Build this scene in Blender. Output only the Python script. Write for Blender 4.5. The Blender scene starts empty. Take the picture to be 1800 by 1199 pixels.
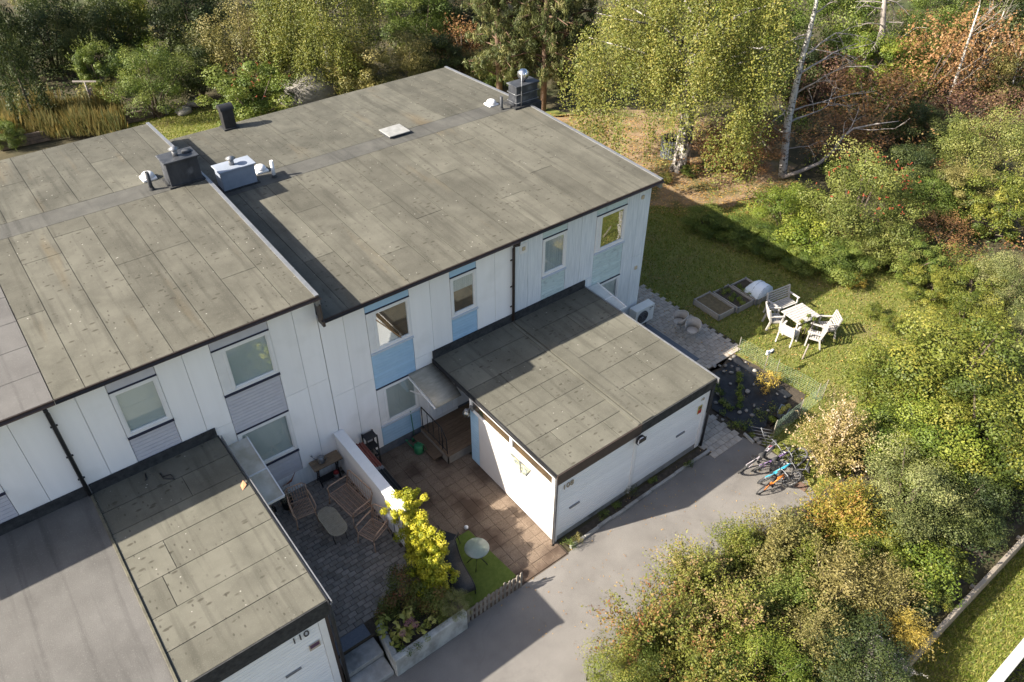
import bpy, math, random
import numpy as np
from mathutils import Vector, Matrix
R_ = math.radians
rnd = random.Random(7)
rng = np.random.default_rng(11)
scene = bpy.context.scene
COL = scene.collection

# ---------------------------------------------------------------- camera
CAM = np.array((-12.168, -14.47, 16.968)); FPX = 1365.26
PITCH, YAW, ROLL = R_(39.297), R_(38.035), R_(0.288)
_fw = np.array((math.sin(YAW)*math.cos(PITCH), math.cos(YAW)*math.cos(PITCH), -math.sin(PITCH)))
_rt = np.array((math.cos(YAW), -math.sin(YAW), 0.0)); _up = np.cross(_rt, _fw)
_c, _s = math.cos(ROLL), math.sin(ROLL)
RT, UP, FW = _c*_rt + _s*_up, -_s*_rt + _c*_up, _fw
cam_data = bpy.data.cameras.new('camera'); cam = bpy.data.objects.new('camera', cam_data); COL.objects.link(cam)
cam_data.sensor_width = 36.0; cam_data.lens = FPX/1800*36.0; cam_data.clip_end = 2000; cam_data.clip_start = 0.1
cam.matrix_world = Matrix(((RT[0], UP[0], -FW[0], CAM[0]), (RT[1], UP[1], -FW[1], CAM[1]), (RT[2], UP[2], -FW[2], CAM[2]), (0, 0, 0, 1)))
scene.camera = cam

# ---------------------------------------------------------------- light
SUN = Vector((-1.38, 0.48, 1.0)).normalized()          # towards the sun
elev = math.asin(SUN.z); azim = math.atan2(SUN.x, SUN.y)
world = bpy.data.worlds.new('World'); scene.world = world; world.use_nodes = True
wn = world.node_tree.nodes; wl = world.node_tree.links
sky = wn.new('ShaderNodeTexSky'); sky.sky_type = 'NISHITA'; sky.sun_disc = False
sky.sun_elevation = elev; sky.sun_rotation = azim; sky.air_density = 1.0; sky.dust_density = 3.0; sky.ozone_density = 1.0
bg = wn['Background']; bg.inputs['Strength'].default_value = 0.080
wl.new(sky.outputs[0], bg.inputs['Color'])
sl = bpy.data.lights.new('sun', 'SUN'); sl.energy = 5.0; sl.angle = R_(0.55); sl.color = (1.0, 0.92, 0.79)
so = bpy.data.objects.new('sun', sl); COL.objects.link(so); so.rotation_euler = SUN.to_track_quat('Z', 'Y').to_euler(); so.location = (-20, 10, 40)
scene.view_settings.view_transform = 'Standard'; scene.view_settings.look = 'None'; scene.view_settings.exposure = 1.47
scene.view_settings.gamma = 1.0; scene.view_settings.use_curve_mapping = False
scene.render.engine = 'CYCLES'

# ---------------------------------------------------------------- helpers
def ray(px, py): return FW*FPX + RT*(px-900) - UP*(py-599.5)
def at(px, py, z=0.0):
    d = ray(px, py); t = (z-CAM[2])/d[2]; return CAM + t*d
def at_y(px, py, y=0.0):
    d = ray(px, py); t = (y-CAM[1])/d[1]; return CAM + t*d
def depth(P): return float((np.asarray(P)-CAM) @ FW)

class MB:
    """collects shapes into one mesh"""
    def __init__(s): s.v = []; s.f = []; s.sm = []
    def add(s, vs, fs, smooth=False):
        b = len(s.v); s.v += [tuple(map(float, v)) for v in vs]
        s.f += [tuple(b+i for i in f) for f in fs]; s.sm += [smooth]*len(fs); return s
    def box(s, x0, x1, y0, y1, z0, z1):
        if x0 > x1: x0, x1 = x1, x0
        if y0 > y1: y0, y1 = y1, y0
        if z0 > z1: z0, z1 = z1, z0
        return s.add([(x0,y0,z0),(x1,y0,z0),(x1,y1,z0),(x0,y1,z0),(x0,y0,z1),(x1,y0,z1),(x1,y1,z1),(x0,y1,z1)],
              [(3,2,1,0),(4,5,6,7),(0,1,5,4),(1,2,6,5),(2,3,7,6),(3,0,4,7)])
    def bar(s, a, b, w, h, up=(0,0,1)):
        a = Vector(a); b = Vector(b); d = (b-a).normalized(); u = Vector(up)
        if abs(d.dot(u)) > .97: u = Vector((1,0,0))
        r = d.cross(u).normalized(); u = r.cross(d).normalized()
        vs = []
        for p in (a, b):
            for i, j in ((-1,-1),(1,-1),(1,1),(-1,1)): vs.append(p + r*(i*w/2) + u*(j*h/2))
        return s.add(vs, [(0,1,2,3),(7,6,5,4),(0,4,5,1),(1,5,6,2),(2,6,7,3),(3,7,4,0)])
    def tube(s, pts, r, n=6, r1=None, caps=True, closed=False):
        pts = [Vector(p) for p in pts]; m = len(pts); ring = []
        for i, p in enumerate(pts):
            if closed: d = (pts[(i+1) % m]-pts[i-1]).normalized()
            else: d = (pts[min(i+1, m-1)]-pts[max(i-1, 0)]).normalized()
            u = Vector((0,0,1)) if abs(d.z) < .9 else Vector((1,0,0))
            a = d.cross(u).normalized(); b = a.cross(d).normalized()
            rr = r[i] if isinstance(r, (list, tuple)) else (r if r1 is None else r+(r1-r)*i/(m-1))
            ring.append([p + a*(rr*math.cos(2*math.pi*k/n)) + b*(rr*math.sin(2*math.pi*k/n)) for k in range(n)])
        vs = [v for g in ring for v in g]; fs = []
        for i in range(m if closed else m-1):
            j = (i+1) % m
            for k in range(n): fs.append((i*n+k, i*n+(k+1) % n, j*n+(k+1) % n, j*n+k))
        if caps and not closed: fs += [tuple(range(n-1, -1, -1)), tuple((m-1)*n+k for k in range(n))]
        return s.add(vs, fs, True)
    def lathe(s, prof, c=(0,0,0), n=16):
        vs = []; fs = []
        for r, z in prof:
            for k in range(n): vs.append((c[0]+r*math.cos(2*math.pi*k/n), c[1]+r*math.sin(2*math.pi*k/n), c[2]+z))
        m = len(prof)
        for i in range(m-1):
            for k in range(n): fs.append((i*n+k, i*n+(k+1) % n, (i+1)*n+(k+1) % n, (i+1)*n+k))
        if prof[0][0] > 1e-4: fs.append(tuple(range(n-1, -1, -1)))
        if prof[-1][0] > 1e-4: fs.append(tuple((m-1)*n+k for k in range(n)))
        return s.add(vs, fs, True)
    def prism(s, poly, z0, z1):
        a = sum(poly[i][0]*poly[(i+1) % len(poly)][1]-poly[(i+1) % len(poly)][0]*poly[i][1] for i in range(len(poly)))
        if a < 0: poly = poly[::-1]
        n = len(poly); vs = [(x,y,z0) for x, y in poly]+[(x,y,z1) for x, y in poly]
        fs = [tuple(range(n-1,-1,-1)), tuple(range(n, 2*n))]+[(i,(i+1) % n, n+(i+1) % n, n+i) for i in range(n)]
        return s.add(vs, fs)
    def quad(s, *p): return s.add(p, [tuple(range(len(p)))])
    def blob(s, c, r, n=8, m=6, jit=.15, seed=0):
        q = random.Random(seed); vs = [(c[0],c[1],c[2]-r[2])]; fs = []
        for i in range(1, m):
            t = math.pi*i/m
            for k in range(n):
                a = 2*math.pi*k/n; j = 1+q.uniform(-jit, jit)
                vs.append((c[0]+r[0]*math.sin(t)*math.cos(a)*j, c[1]+r[1]*math.sin(t)*math.sin(a)*j, c[2]-r[2]*math.cos(t)*j))
        vs.append((c[0],c[1],c[2]+r[2])); L = len(vs)-1
        for k in range(n): fs.append((0, 1+(k+1) % n, 1+k)); fs.append((L, L-n+k, L-n+(k+1) % n))
        for i in range(m-2):
            for k in range(n): a = 1+i*n; fs.append((a+k, a+(k+1) % n, a+n+(k+1) % n, a+n+k))
        return s.add(vs, fs, True)
    def mesh(s, name, off=None):
        me = bpy.data.meshes.new(name)
        v = s.v if off is None else [(a-off[0], b-off[1], c-off[2]) for a, b, c in s.v]
        me.from_pydata(v, [], s.f); me.polygons.foreach_set('use_smooth', s.sm); me.update(); return me
    def build(s, name, m, parent=None, world=True):
        """world=True: the vertices are world positions even under a parent"""
        off = None
        if parent is not None and world: off = WLOC.get(parent.name, (0,0,0))
        o = bpy.data.objects.new(name, s.mesh(name, off)); COL.objects.link(o)
        if m is not None: o.data.materials.append(m)
        if parent is not None: o.parent = parent
        WLOC[o.name] = off or (0,0,0); return o
WLOC = {}
def bevel(o, w=.01, seg=1):
    b = o.modifiers.new('bevel', 'BEVEL'); b.width = w; b.segments = seg; b.limit_method = 'ANGLE'; return o
def tag(o, label, cat, group=None):
    o['label'] = label; o['category'] = cat
    if group: o['group'] = group
    return o
def struct(o): o['kind'] = 'structure'; return o
def thing(name, label, cat, loc=(0,0,0), rz=0, group=None, rot=None):
    o = bpy.data.objects.new(name, None); COL.objects.link(o); o.location = tuple(map(float, loc)); o.rotation_euler = rot or (0,0,rz)
    o.empty_display_size = .2; WLOC[o.name] = tuple(map(float, loc)); return tag(o, label, cat, group)
def inst(name, me, parent, loc=(0,0,0), scale=(1,1,1), rot=(0,0,0), m=None):
    o = bpy.data.objects.new(name, me); COL.objects.link(o); o.parent = parent
    o.location = loc; o.scale = scale; o.rotation_euler = rot
    if m is not None:
        if not me.materials: me.materials.append(None)
        o.material_slots[0].link = 'OBJECT'; o.material_slots[0].material = m
    return o
def copy_tree(o, parent=None):
    c = o.copy(); COL.objects.link(c); c.parent = parent
    for ch in [k for k in bpy.data.objects if k.parent == o]: copy_tree(ch, c)
    return c
def cube_mesh(name, bev=.0):
    b = MB(); b.box(-.5,.5,-.5,.5,-.5,.5); return b.mesh(name)

# ---------------------------------------------------------------- materials
def rgb(*c): return (*c, 1.0) if len(c) == 3 else c
def mat(name, c1, c2=None, scale=5., detail=5., rough=.75, bump=0., bscale=60., stretch=(1,1,1), objvar=0., metal=0., lo=.35, hi=.65, spec=.3, c3=None, s3=.6, t3=(.55,.68)):
    m = bpy.data.materials.new(name); m.use_nodes = True; nt = m.node_tree; N = nt.nodes; L = nt.links; P = N['Principled BSDF']
    P.inputs['Roughness'].default_value = rough; P.inputs['Metallic'].default_value = metal; P.inputs['Specular IOR Level'].default_value = spec
    geo = N.new('ShaderNodeNewGeometry'); mp = N.new('ShaderNodeMapping'); mp.inputs['Scale'].default_value = stretch
    L.new(geo.outputs['Position'], mp.inputs[0]); out = None
    nz = N.new('ShaderNodeTexNoise'); nz.inputs['Scale'].default_value = scale; nz.inputs['Detail'].default_value = detail; nz.inputs['Roughness'].default_value = .62
    L.new(mp.outputs[0], nz.inputs['Vector'])
    rp = N.new('ShaderNodeValToRGB'); rp.color_ramp.elements[0].position = lo; rp.color_ramp.elements[1].position = hi
    rp.color_ramp.elements[0].color = rgb(*c1); rp.color_ramp.elements[1].color = rgb(*(c2 or c1)); L.new(nz.outputs[0], rp.inputs[0]); out = rp.outputs[0]
    if c3:
        n3 = N.new('ShaderNodeTexNoise'); n3.inputs['Scale'].default_value = s3; n3.inputs['Detail'].default_value = 6; L.new(geo.outputs['Position'], n3.inputs['Vector'])
        r3 = N.new('ShaderNodeValToRGB'); r3.color_ramp.elements[0].position = t3[0]; r3.color_ramp.elements[1].position = t3[1]
        r3.color_ramp.elements[0].color = (0,0,0,1); r3.color_ramp.elements[1].color = (1,1,1,1); L.new(n3.outputs[0], r3.inputs[0])
        mx = N.new('ShaderNodeMixRGB'); L.new(r3.outputs[0], mx.inputs[0]); L.new(out, mx.inputs[1]); mx.inputs[2].default_value = rgb(*c3); out = mx.outputs[0]
    if objvar:
        oi = N.new('ShaderNodeObjectInfo'); mr = N.new('ShaderNodeMapRange'); mr.inputs[3].default_value = 1-objvar; mr.inputs[4].default_value = 1+objvar
        L.new(oi.outputs['Random'], mr.inputs[0]); hs = N.new('ShaderNodeHueSaturation'); L.new(mr.outputs[0], hs.inputs['Value']); L.new(out, hs.inputs['Color']); out = hs.outputs[0]
    L.new(out, P.inputs['Base Color'])
    if bump:
        nb = N.new('ShaderNodeTexNoise'); nb.inputs['Scale'].default_value = bscale; nb.inputs['Detail'].default_value = 4; L.new(mp.outputs[0], nb.inputs['Vector'])
        bp = N.new('ShaderNodeBump'); bp.inputs['Strength'].default_value = bump; bp.inputs['Distance'].default_value = .02
        L.new(nb.outputs[0], bp.inputs['Height']); L.new(bp.outputs[0], P.inputs['Normal'])
    m['out'] = 1; return m

def felt_mat(name, c1, c2, spots=True, streak=(.22,.155,.075), objvar=.13, stain_x=None):
    """weathered bitumen felt: mottled, washed along the slope, moss flecks and pale chips"""
    m = mat(name, c1, c2, scale=1.6, detail=8, rough=.93, bump=.35, bscale=90, objvar=objvar, spec=.15, lo=.3, hi=.7)
    nt = m.node_tree; N = nt.nodes; L = nt.links; P = N['Principled BSDF']; src = P.inputs['Base Color'].links[0].from_socket
    geo = N.new('ShaderNodeNewGeometry')
    def noise(scale, st, det=5):
        mp = N.new('ShaderNodeMapping'); mp.inputs['Scale'].default_value = st; L.new(geo.outputs['Position'], mp.inputs[0])
        n = N.new('ShaderNodeTexNoise'); n.inputs['Scale'].default_value = scale; n.inputs['Detail'].default_value = det; L.new(mp.outputs[0], n.inputs['Vector']); return n.outputs[0]
    def ramp(s, a, b):
        r = N.new('ShaderNodeMapRange'); r.clamp = True; r.inputs[1].default_value = a; r.inputs[2].default_value = b; L.new(s, r.inputs[0]); return r.outputs[0]
    def mul(a, b):
        k = N.new('ShaderNodeMath'); k.operation = 'MULTIPLY'
        for i, q in enumerate((a, b)):
            if isinstance(q, float): k.inputs[i].default_value = q
            else: L.new(q, k.inputs[i])
        return k.outputs[0]
    def mix(f, col):
        nonlocal src
        x = N.new('ShaderNodeMixRGB'); L.new(f, x.inputs[0]); L.new(src, x.inputs[1]); x.inputs[2].default_value = rgb(*col); src = x.outputs[0]
    mix(mul(ramp(noise(2.2, (2.6,.16,1)), .52, .7), .55), tuple(k*.6 for k in c1))          # wash marks along the slope
    mix(mul(ramp(noise(.9, (1,.6,1), 9), .48, .66), .42), tuple(k*.62 for k in c1))               # damp, darker areas
    if streak: mix(mul(ramp(noise(1.1, (1.5,.22,1), 6), .62, .8), .28), streak)
    mix(mul(ramp(noise(40, (1,1,1), 3), .58, .7), .35), tuple(min(1, k*1.35) for k in c2))     # mineral grains
    if spots:
        for sc, thr, amt, col, st in ((4.6, .27, .7, (.045,.040,.030), (.7,1.5,1)), (6.5, .24, .65, (.042,.038,.03), (1.5,.8,1)), (5.0, .10, .7, (.40,.38,.34), (1,1,1))):
            mp = N.new('ShaderNodeMapping'); mp.inputs['Scale'].default_value = st; mp.inputs['Rotation'].default_value = (0,0,.6)
            L.new(geo.outputs['Position'], mp.inputs[0]); v = N.new('ShaderNodeTexVoronoi'); v.inputs['Scale'].default_value = sc; L.new(mp.outputs[0], v.inputs['Vector'])
            f = ramp(v.outputs['Distance'], thr, thr*.55); sep = N.new('ShaderNodeSeparateColor'); L.new(v.outputs['Color'], sep.inputs[0])
            f = mul(mul(f, ramp(sep.outputs[0], .5, .58)), amt); f = mul(f, ramp(noise(.8, (1,1,1)), .36, .52)); mix(f, col)
    L.new(src, P.inputs['Base Color']); return m

def leaf_mat(name, cols, trans=.24):
    """ramp through the given leaf colours by the leaf's own value (stored on the mesh)"""
    m = bpy.data.materials.new(name); m.use_nodes = True; nt = m.node_tree; N = nt.nodes; L = nt.links; P = N['Principled BSDF']
    at_ = N.new('ShaderNodeAttribute'); at_.attribute_name = 'lv'; rp = N.new('ShaderNodeValToRGB'); e = rp.color_ramp.elements
    oi = N.new('ShaderNodeObjectInfo'); k = N.new('ShaderNodeMath'); k.operation = 'MULTIPLY_ADD'; L.new(oi.outputs['Random'], k.inputs[0]); k.inputs[1].default_value = .08; L.new(at_.outputs['Fac'], k.inputs[2])
    while len(e) < len(cols): e.new(.5)
    for i, c in enumerate(cols): e[i].position = .05+.95*i/max(1, len(cols)-1); e[i].color = rgb(*c)
    L.new(k.outputs[0], rp.inputs[0]); L.new(rp.outputs[0], P.inputs['Base Color']); P.inputs['Roughness'].default_value = .55; P.inputs['Specular IOR Level'].default_value = .35
    tr = N.new('ShaderNodeBsdfTranslucent'); hs = N.new('ShaderNodeHueSaturation'); hs.inputs['Value'].default_value = 1.15; hs.inputs['Saturation'].default_value = 1.1
    L.new(rp.outputs[0], hs.inputs['Color']); L.new(hs.outputs[0], tr.inputs['Color'])
    mx = N.new('ShaderNodeMixShader'); mx.inputs[0].default_value = trans; L.new(P.outputs[0], mx.inputs[1]); L.new(tr.outputs[0], mx.inputs[2]); L.new(mx.outputs[0], N['Material Output'].inputs[0]); return m

def glass_mat(name, tint=(.96,.98,.98), refl=1.2):
    m = bpy.data.materials.new(name); m.use_nodes = True; nt = m.node_tree; N = nt.nodes; L = nt.links; N.remove(N['Principled BSDF'])
    t = N.new('ShaderNodeBsdfTransparent'); t.inputs[0].default_value = rgb(*tint); g = N.new('ShaderNodeBsdfGlossy'); g.inputs['Roughness'].default_value = .02; g.inputs['Color'].default_value = (.9,.93,.95,1)
    fr = N.new('ShaderNodeLayerWeight'); fr.inputs[0].default_value = .5; pw = N.new('ShaderNodeMath'); pw.operation = 'POWER'; L.new(fr.outputs['Facing'], pw.inputs[0]); pw.inputs[1].default_value = 4.; k = N.new('ShaderNodeMath'); k.operation = 'MULTIPLY_ADD'; L.new(pw.outputs[0], k.inputs[0]); k.inputs[1].default_value = .8; k.inputs[2].default_value = .06+refl*.06; k.use_clamp = True
    mx = N.new('ShaderNodeMixShader'); L.new(k.outputs[0], mx.inputs[0]); L.new(t.outputs[0], mx.inputs[1]); L.new(g.outputs[0], mx.inputs[2]); L.new(mx.outputs[0], N['Material Output'].inputs[0]); return m

X = {}
X['white'] = mat('white_panel', (.91,.885,.86), (.85,.825,.80), scale=1.1, stretch=(5,5,.3), lo=.35, hi=.9, rough=.6, objvar=.035, c3=(.76,.735,.70), s3=.9, t3=(.55,.82))
X['white_worn'] = mat('worn_white_panel', (.76,.78,.79), (.60,.63,.65), scale=3.5, stretch=(5,5,.35), rough=.75, bump=.15, bscale=40, objvar=.03)
X['white_trim'] = mat('white_paint', (.80,.785,.765), (.75,.735,.715), scale=4, rough=.5)
X['white_board'] = mat('white_board', (.86,.86,.85), (.80,.80,.80), scale=3, stretch=(.6,.6,4), rough=.55, objvar=.03)
X['lav'] = mat('lavender_grey_board', (.56,.55,.58), (.51,.50,.54), scale=4, rough=.6, objvar=.03)
X['blue'] = mat('light_blue_board', (.36,.54,.70), (.40,.58,.74), scale=3, rough=.55, objvar=.04)
X['mint'] = mat('pale_mint_board', (.62,.72,.70), (.50,.60,.59), scale=5, stretch=(.5,.5,4), rough=.75, objvar=.05, c3=(.40,.46,.46), s3=6, t3=(.55,.75))
X['navy'] = mat('dark_navy_metal', (.025,.027,.05), (.03,.032,.055), rough=.4)
X['brown_metal'] = mat('dark_brown_metal', (.045,.032,.028), (.06,.045,.038), scale=8, rough=.45)
X['black'] = mat('black_felt', (.022,.023,.025), (.05,.05,.05), scale=7, rough=.85, bump=.2)
X['blackm'] = mat('black_metal', (.018,.018,.02), (.03,.03,.032), rough=.45)
X['pane'] = glass_mat('window_glass'); X['blind'] = mat('grey_blind', (.56,.60,.58), (.63,.66,.63), scale=1.5, stretch=(1,1,.4), rough=.9)
X['curtain'] = mat('sheer_curtain', (.62,.64,.63), (.46,.5,.5), scale=3, stretch=(9,9,.4), rough=.95)
X['roomwood'] = mat('room_wood', (.20,.12,.06), (.11,.07,.04), scale=3, rough=.8)
X['galv'] = mat('galvanised_metal', (.27,.275,.29), (.21,.215,.225), scale=6, rough=.4, metal=.5)
X['concrete'] = mat('concrete', (.36,.35,.33), (.25,.245,.23), scale=4, detail=8, rough=.9, bump=.3, bscale=50, c3=(.14,.14,.13), s3=1.5)
X['plinth'] = mat('dark_plinth', (.14,.15,.17), (.10,.11,.12), scale=5, rough=.9)
X['woodgrey'] = mat('weathered_wood', (.27,.24,.20), (.19,.165,.14), scale=5, stretch=(1,8,1), rough=.85, objvar=.12, bump=.2)
X['deck'] = mat('brown_deck', (.17,.115,.075), (.11,.075,.05), scale=5, stretch=(1.2,8,1), rough=.8, objvar=.16, bump=.2)
X['orange_wood'] = mat('orange_wood', (.42,.24,.11), (.30,.17,.08), scale=4, rough=.6)
X['rattan'] = mat('rattan', (.58,.38,.27), (.46,.30,.20), scale=20, rough=.6, objvar=.04)
X['felt'] = felt_mat('grey_roof_felt', (.090,.086,.070), (.132,.126,.103))
X['felt_back'] = felt_mat('rear_roof_felt', (.078,.076,.063), (.124,.119,.098), streak=(.20,.135,.065))
X['felt_band'] = felt_mat('dark_felt_band', (.072,.071,.066), (.112,.109,.098), spots=False, streak=None, objvar=.02)
X['felt_grey'] = felt_mat('pale_roof_felt', (.115,.110,.106), (.145,.139,.133), spots=False, streak=None, objvar=.03)
X['felt_gar'] = felt_mat('garage_roof_felt', (.105,.101,.082), (.146,.140,.115), streak=None)
X['felt_taupe'] = felt_mat('taupe_roof_felt', (.115,.110,.104), (.145,.139,.132), spots=False, streak=None, objvar=.0)
X['stone'] = mat('stone', (.30,.28,.255), (.19,.18,.165), scale=6, rough=.9, objvar=.3, bump=.3)
X['bark'] = mat('bark', (.13,.10,.075), (.07,.055,.045), scale=9, stretch=(1,1,.3), rough=.95, bump=.6, bscale=25)
X['birch'] = mat('birch_bark', (.48,.46,.43), (.08,.07,.065), scale=5, stretch=(1,1,2.2), rough=.85, lo=.52, hi=.6, bump=.3)
X['birch_old'] = mat('old_birch_bark', (.50,.46,.42), (.045,.04,.035), scale=3.2, stretch=(1.6,1.6,.7), rough=.95, lo=.44, hi=.54, bump=.6, bscale=20)
X['deadwood'] = mat('bleached_wood', (.36,.32,.29), (.24,.21,.19), scale=6, rough=.9)
X['pinebark'] = mat('pine_bark', (.19,.115,.075), (.10,.07,.055), scale=7, stretch=(1,1,.4), rough=.95, bump=.5)
X['soil'] = mat('soil', (.045,.037,.028), (.085,.068,.05), scale=9, detail=8, rough=.98, bump=.8, bscale=30)
X['rubber'] = mat('rubber', (.03,.03,.032), (.05,.05,.05), rough=.8)
X['chrome'] = mat('bright_steel', (.7,.7,.72), (.6,.6,.62), rough=.2, metal=1.)
X['greenp'] = mat('green_plastic', (.03,.16,.07), (.04,.2,.09), rough=.4)
X['red_metal'] = mat('red_sheet', (.24,.075,.055), (.18,.06,.045), scale=8, rough=.5)

# ================================================================ ground
X['forest'] = mat('forest_floor', (.040,.038,.020), (.085,.070,.038), scale=1.3, detail=9, rough=1, bump=.9, bscale=9, c3=(.05,.062,.022), s3=.3)
X['lawn'] = mat('lawn_turf', (.118,.138,.028), (.178,.175,.052), scale=2.2, detail=9, rough=1, bump=.9, bscale=45, c3=(.20,.155,.075), s3=.45, t3=(.53,.72))
X['litter'] = mat('leaf_litter', (.19,.13,.075), (.29,.205,.125), scale=3.5, detail=9, rough=1, bump=.6, bscale=40, c3=(.11,.10,.035), s3=.8, t3=(.46,.62))
X['asphalt'] = mat('asphalt', (.150,.140,.130), (.192,.180,.167), scale=1.1, detail=9, rough=.92, bump=.35, bscale=160, c3=(.212,.199,.185), s3=.5, t3=(.5,.8))
def asphalt_detail(m):
    nt = m.node_tree; N = nt.nodes; L = nt.links; P = N['Principled BSDF']; src = P.inputs['Base Color'].links[0].from_socket; geo = N.new('ShaderNodeNewGeometry')
    wv = N.new('ShaderNodeTexNoise'); wv.inputs['Scale'].default_value = 1.6; wv.inputs['Detail'].default_value = 5; L.new(geo.outputs['Position'], wv.inputs['Vector'])
    ad = N.new('ShaderNodeVectorMath'); ad.operation = 'MULTIPLY_ADD'; L.new(wv.outputs['Color'], ad.inputs[0]); ad.inputs[1].default_value = (.9,.9,0); L.new(geo.outputs['Position'], ad.inputs[2])
    vo = N.new('ShaderNodeTexVoronoi'); vo.feature = 'DISTANCE_TO_EDGE'; vo.inputs['Scale'].default_value = .28; L.new(ad.outputs[0], vo.inputs['Vector'])
    mr = N.new('ShaderNodeMapRange'); mr.inputs[1].default_value = .006; mr.inputs[2].default_value = .0; L.new(vo.outputs['Distance'], mr.inputs[0])
    gr = N.new('ShaderNodeTexNoise'); gr.inputs['Scale'].default_value = 70; gr.inputs['Detail'].default_value = 3; L.new(geo.outputs['Position'], gr.inputs['Vector'])
    g2 = N.new('ShaderNodeMapRange'); g2.inputs[1].default_value = .3; g2.inputs[2].default_value = .7; g2.inputs[3].default_value = .78; g2.inputs[4].default_value = 1.22; L.new(gr.outputs[0], g2.inputs[0])
    hs = N.new('ShaderNodeHueSaturation'); L.new(src, hs.inputs['Color']); L.new(g2.outputs[0], hs.inputs['Value'])
    k = N.new('ShaderNodeMath'); k.operation = 'MULTIPLY'; L.new(mr.outputs[0], k.inputs[0]); k.inputs[1].default_value = .1
    mx = N.new('ShaderNodeMixRGB'); L.new(k.outputs[0], mx.inputs[0]); L.new(hs.outputs[0], mx.inputs[1]); mx.inputs[2].default_value = (.05,.046,.042,1); L.new(mx.outputs[0], P.inputs['Base Color'])
asphalt_detail(X['asphalt'])
X['turfmat'] = mat('artificial_turf', (.085,.125,.022), (.115,.155,.03), scale=12, rough=1, bump=.8, bscale=120)
b = MB(); b.add([(-300,-300,-.65),(300,-300,-.65),(300,-12.82,-.65),(-300,-12.82,-.65),(-300,-12.82,-.03),(300,-12.82,-.03),(300,500,-.03),(-300,500,-.03)], [(0,1,2,3),(3,2,5,4),(4,5,6,7)])
struct(b.build('ground', X['forest']))
def sheet(name, poly, z, m, wob=0.):
    if wob:
        q = []
        for i, (x, y) in enumerate(poly):
            x2, y2 = poly[(i+1) % len(poly)]; n = max(2, int(math.hypot(x2-x, y2-y)/.35))
            for k in range(n): t = k/n; q.append((x+(x2-x)*t+rnd.uniform(-wob, wob), y+(y2-y)*t+rnd.uniform(-wob, wob)))
        poly = q
    b = MB(); a = sum(poly[i][0]*poly[(i+1) % len(poly)][1]-poly[(i+1) % len(poly)][0]*poly[i][1] for i in range(len(poly)))
    b.quad(*[(x,y,z) for x, y in (poly if a > 0 else poly[::-1])]); return struct(b.build(name, m))
LAWN = [(2.6,-9.0),(3.6,-7.6),(3.6,-6.4),(4.2,-6.3),(5.2,-3.3),(4.9,-1),(4.9,12),(12.5,12),(15,4),(15,-6),(12,-9.5),(7,-10.0)]
sheet('lawn', LAWN, -.012, X['lawn'], .1)
sheet('leaf_litter_ground', [(7,13),(9.3,7.2),(11.8,4.9),(14,3.4),(17.5,2.4),(20,5),(21,10),(18,14),(12,16)], -.006, X['litter'], .35)
LOWER = [(-30,-12.9),(-30,-40),(40,-40),(40,-12.9)]
sheet('lower_lawn', LOWER, -.62, X['lawn'])
REAR = [(-4.8,12.2),(16,12.2),(12,24),(6,27.5),(-2,28.0),(-4.6,28.4)]
sheet('rear_lawn', REAR, -.01, X['lawn'], .2)
DRIVE = [(-40,-5.93),(-3.5,-5.86),(-3.2,-5.8),(1.7,-5.72),(2.1,-5.9),(3.3,-5.95),(3.45,-6.5),(3.6,-7.8),(3.0,-8.9),(-4,-9.4),(-7,-10.4),(-40,-10.4)]
sheet('driveway', DRIVE, 0.0, X['asphalt'])
sheet('flower_bed_soil', [(-3.3,-5.47),(1.9,-5.45),(2.05,-5.72),(-3.2,-5.79)], .004, X['soil'], .02)
sheet('garden_bed_soil', [(3.25,-4.5),(4.4,-3.3),(6.2,-3.2),(6.35,-6.0),(5.3,-6.45),(3.5,-6.35)], -.004, X['soil'], .05)
sheet('hedge_bank_soil', [(-6,-12.6),(-6.2,-9.6),(-4.3,-8.6),(0.3,-8.35),(3.3,-8.7),(5.2,-8.6),(8,-10.2),(30,-12),(30,-12.6)], .004, X['soil'], .12)
sheet('court_bed', [(-6.65,.05),(-3.55,.05),(-3.55,-5.9),(-6.65,-5.9)], .003, mat('joint_sand', (.09,.07,.052), (.13,.10,.075), scale=20, rough=1))

# grass blades and fallen leaves (nobody could count them)
def in_poly(P, poly):
    c = np.zeros(len(P), bool); n = len(poly); x, y = P[:,0], P[:,1]
    for i in range(n):
        x1, y1 = poly[i]; x2, y2 = poly[(i+1) % n]
        if y1 == y2: continue
        c ^= ((y1 > y) != (y2 > y)) & (x < (x2-x1)*(y-y1)/(y2-y1)+x1)
    return c
def np_mesh(name, V, nper, lv=None, smooth=False):
    """V: (n*nper,3) vertices, every nper make one face"""
    me = bpy.data.meshes.new(name); nv = len(V); nf = nv//nper
    me.vertices.add(nv); me.vertices.foreach_set('co', np.ascontiguousarray(V, dtype=np.float32).ravel())
    me.loops.add(nv); me.loops.foreach_set('vertex_index', np.arange(nv, dtype=np.int32))
    me.polygons.add(nf); me.polygons.foreach_set('loop_start', np.arange(0, nv, nper, dtype=np.int32))
    if lv is not None:
        a = me.attributes.new('lv', 'FLOAT', 'POINT'); a.data.foreach_set('value', np.repeat(np.clip(lv, 0, 1), nper).astype(np.float32))
    me.update(); me.validate(); return me
def scatter(poly, n, bbox=None):
    p = np.array(poly); lo, hi = p.min(0), p.max(0)
    if bbox: lo, hi = np.array(bbox[:2]), np.array(bbox[2:])
    out = np.zeros((0,2))
    while len(out) < n:
        q = lo+rng.random((n*2,2))*(hi-lo); out = np.vstack((out, q[in_poly(q, poly)]))
    return out[:n]
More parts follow.
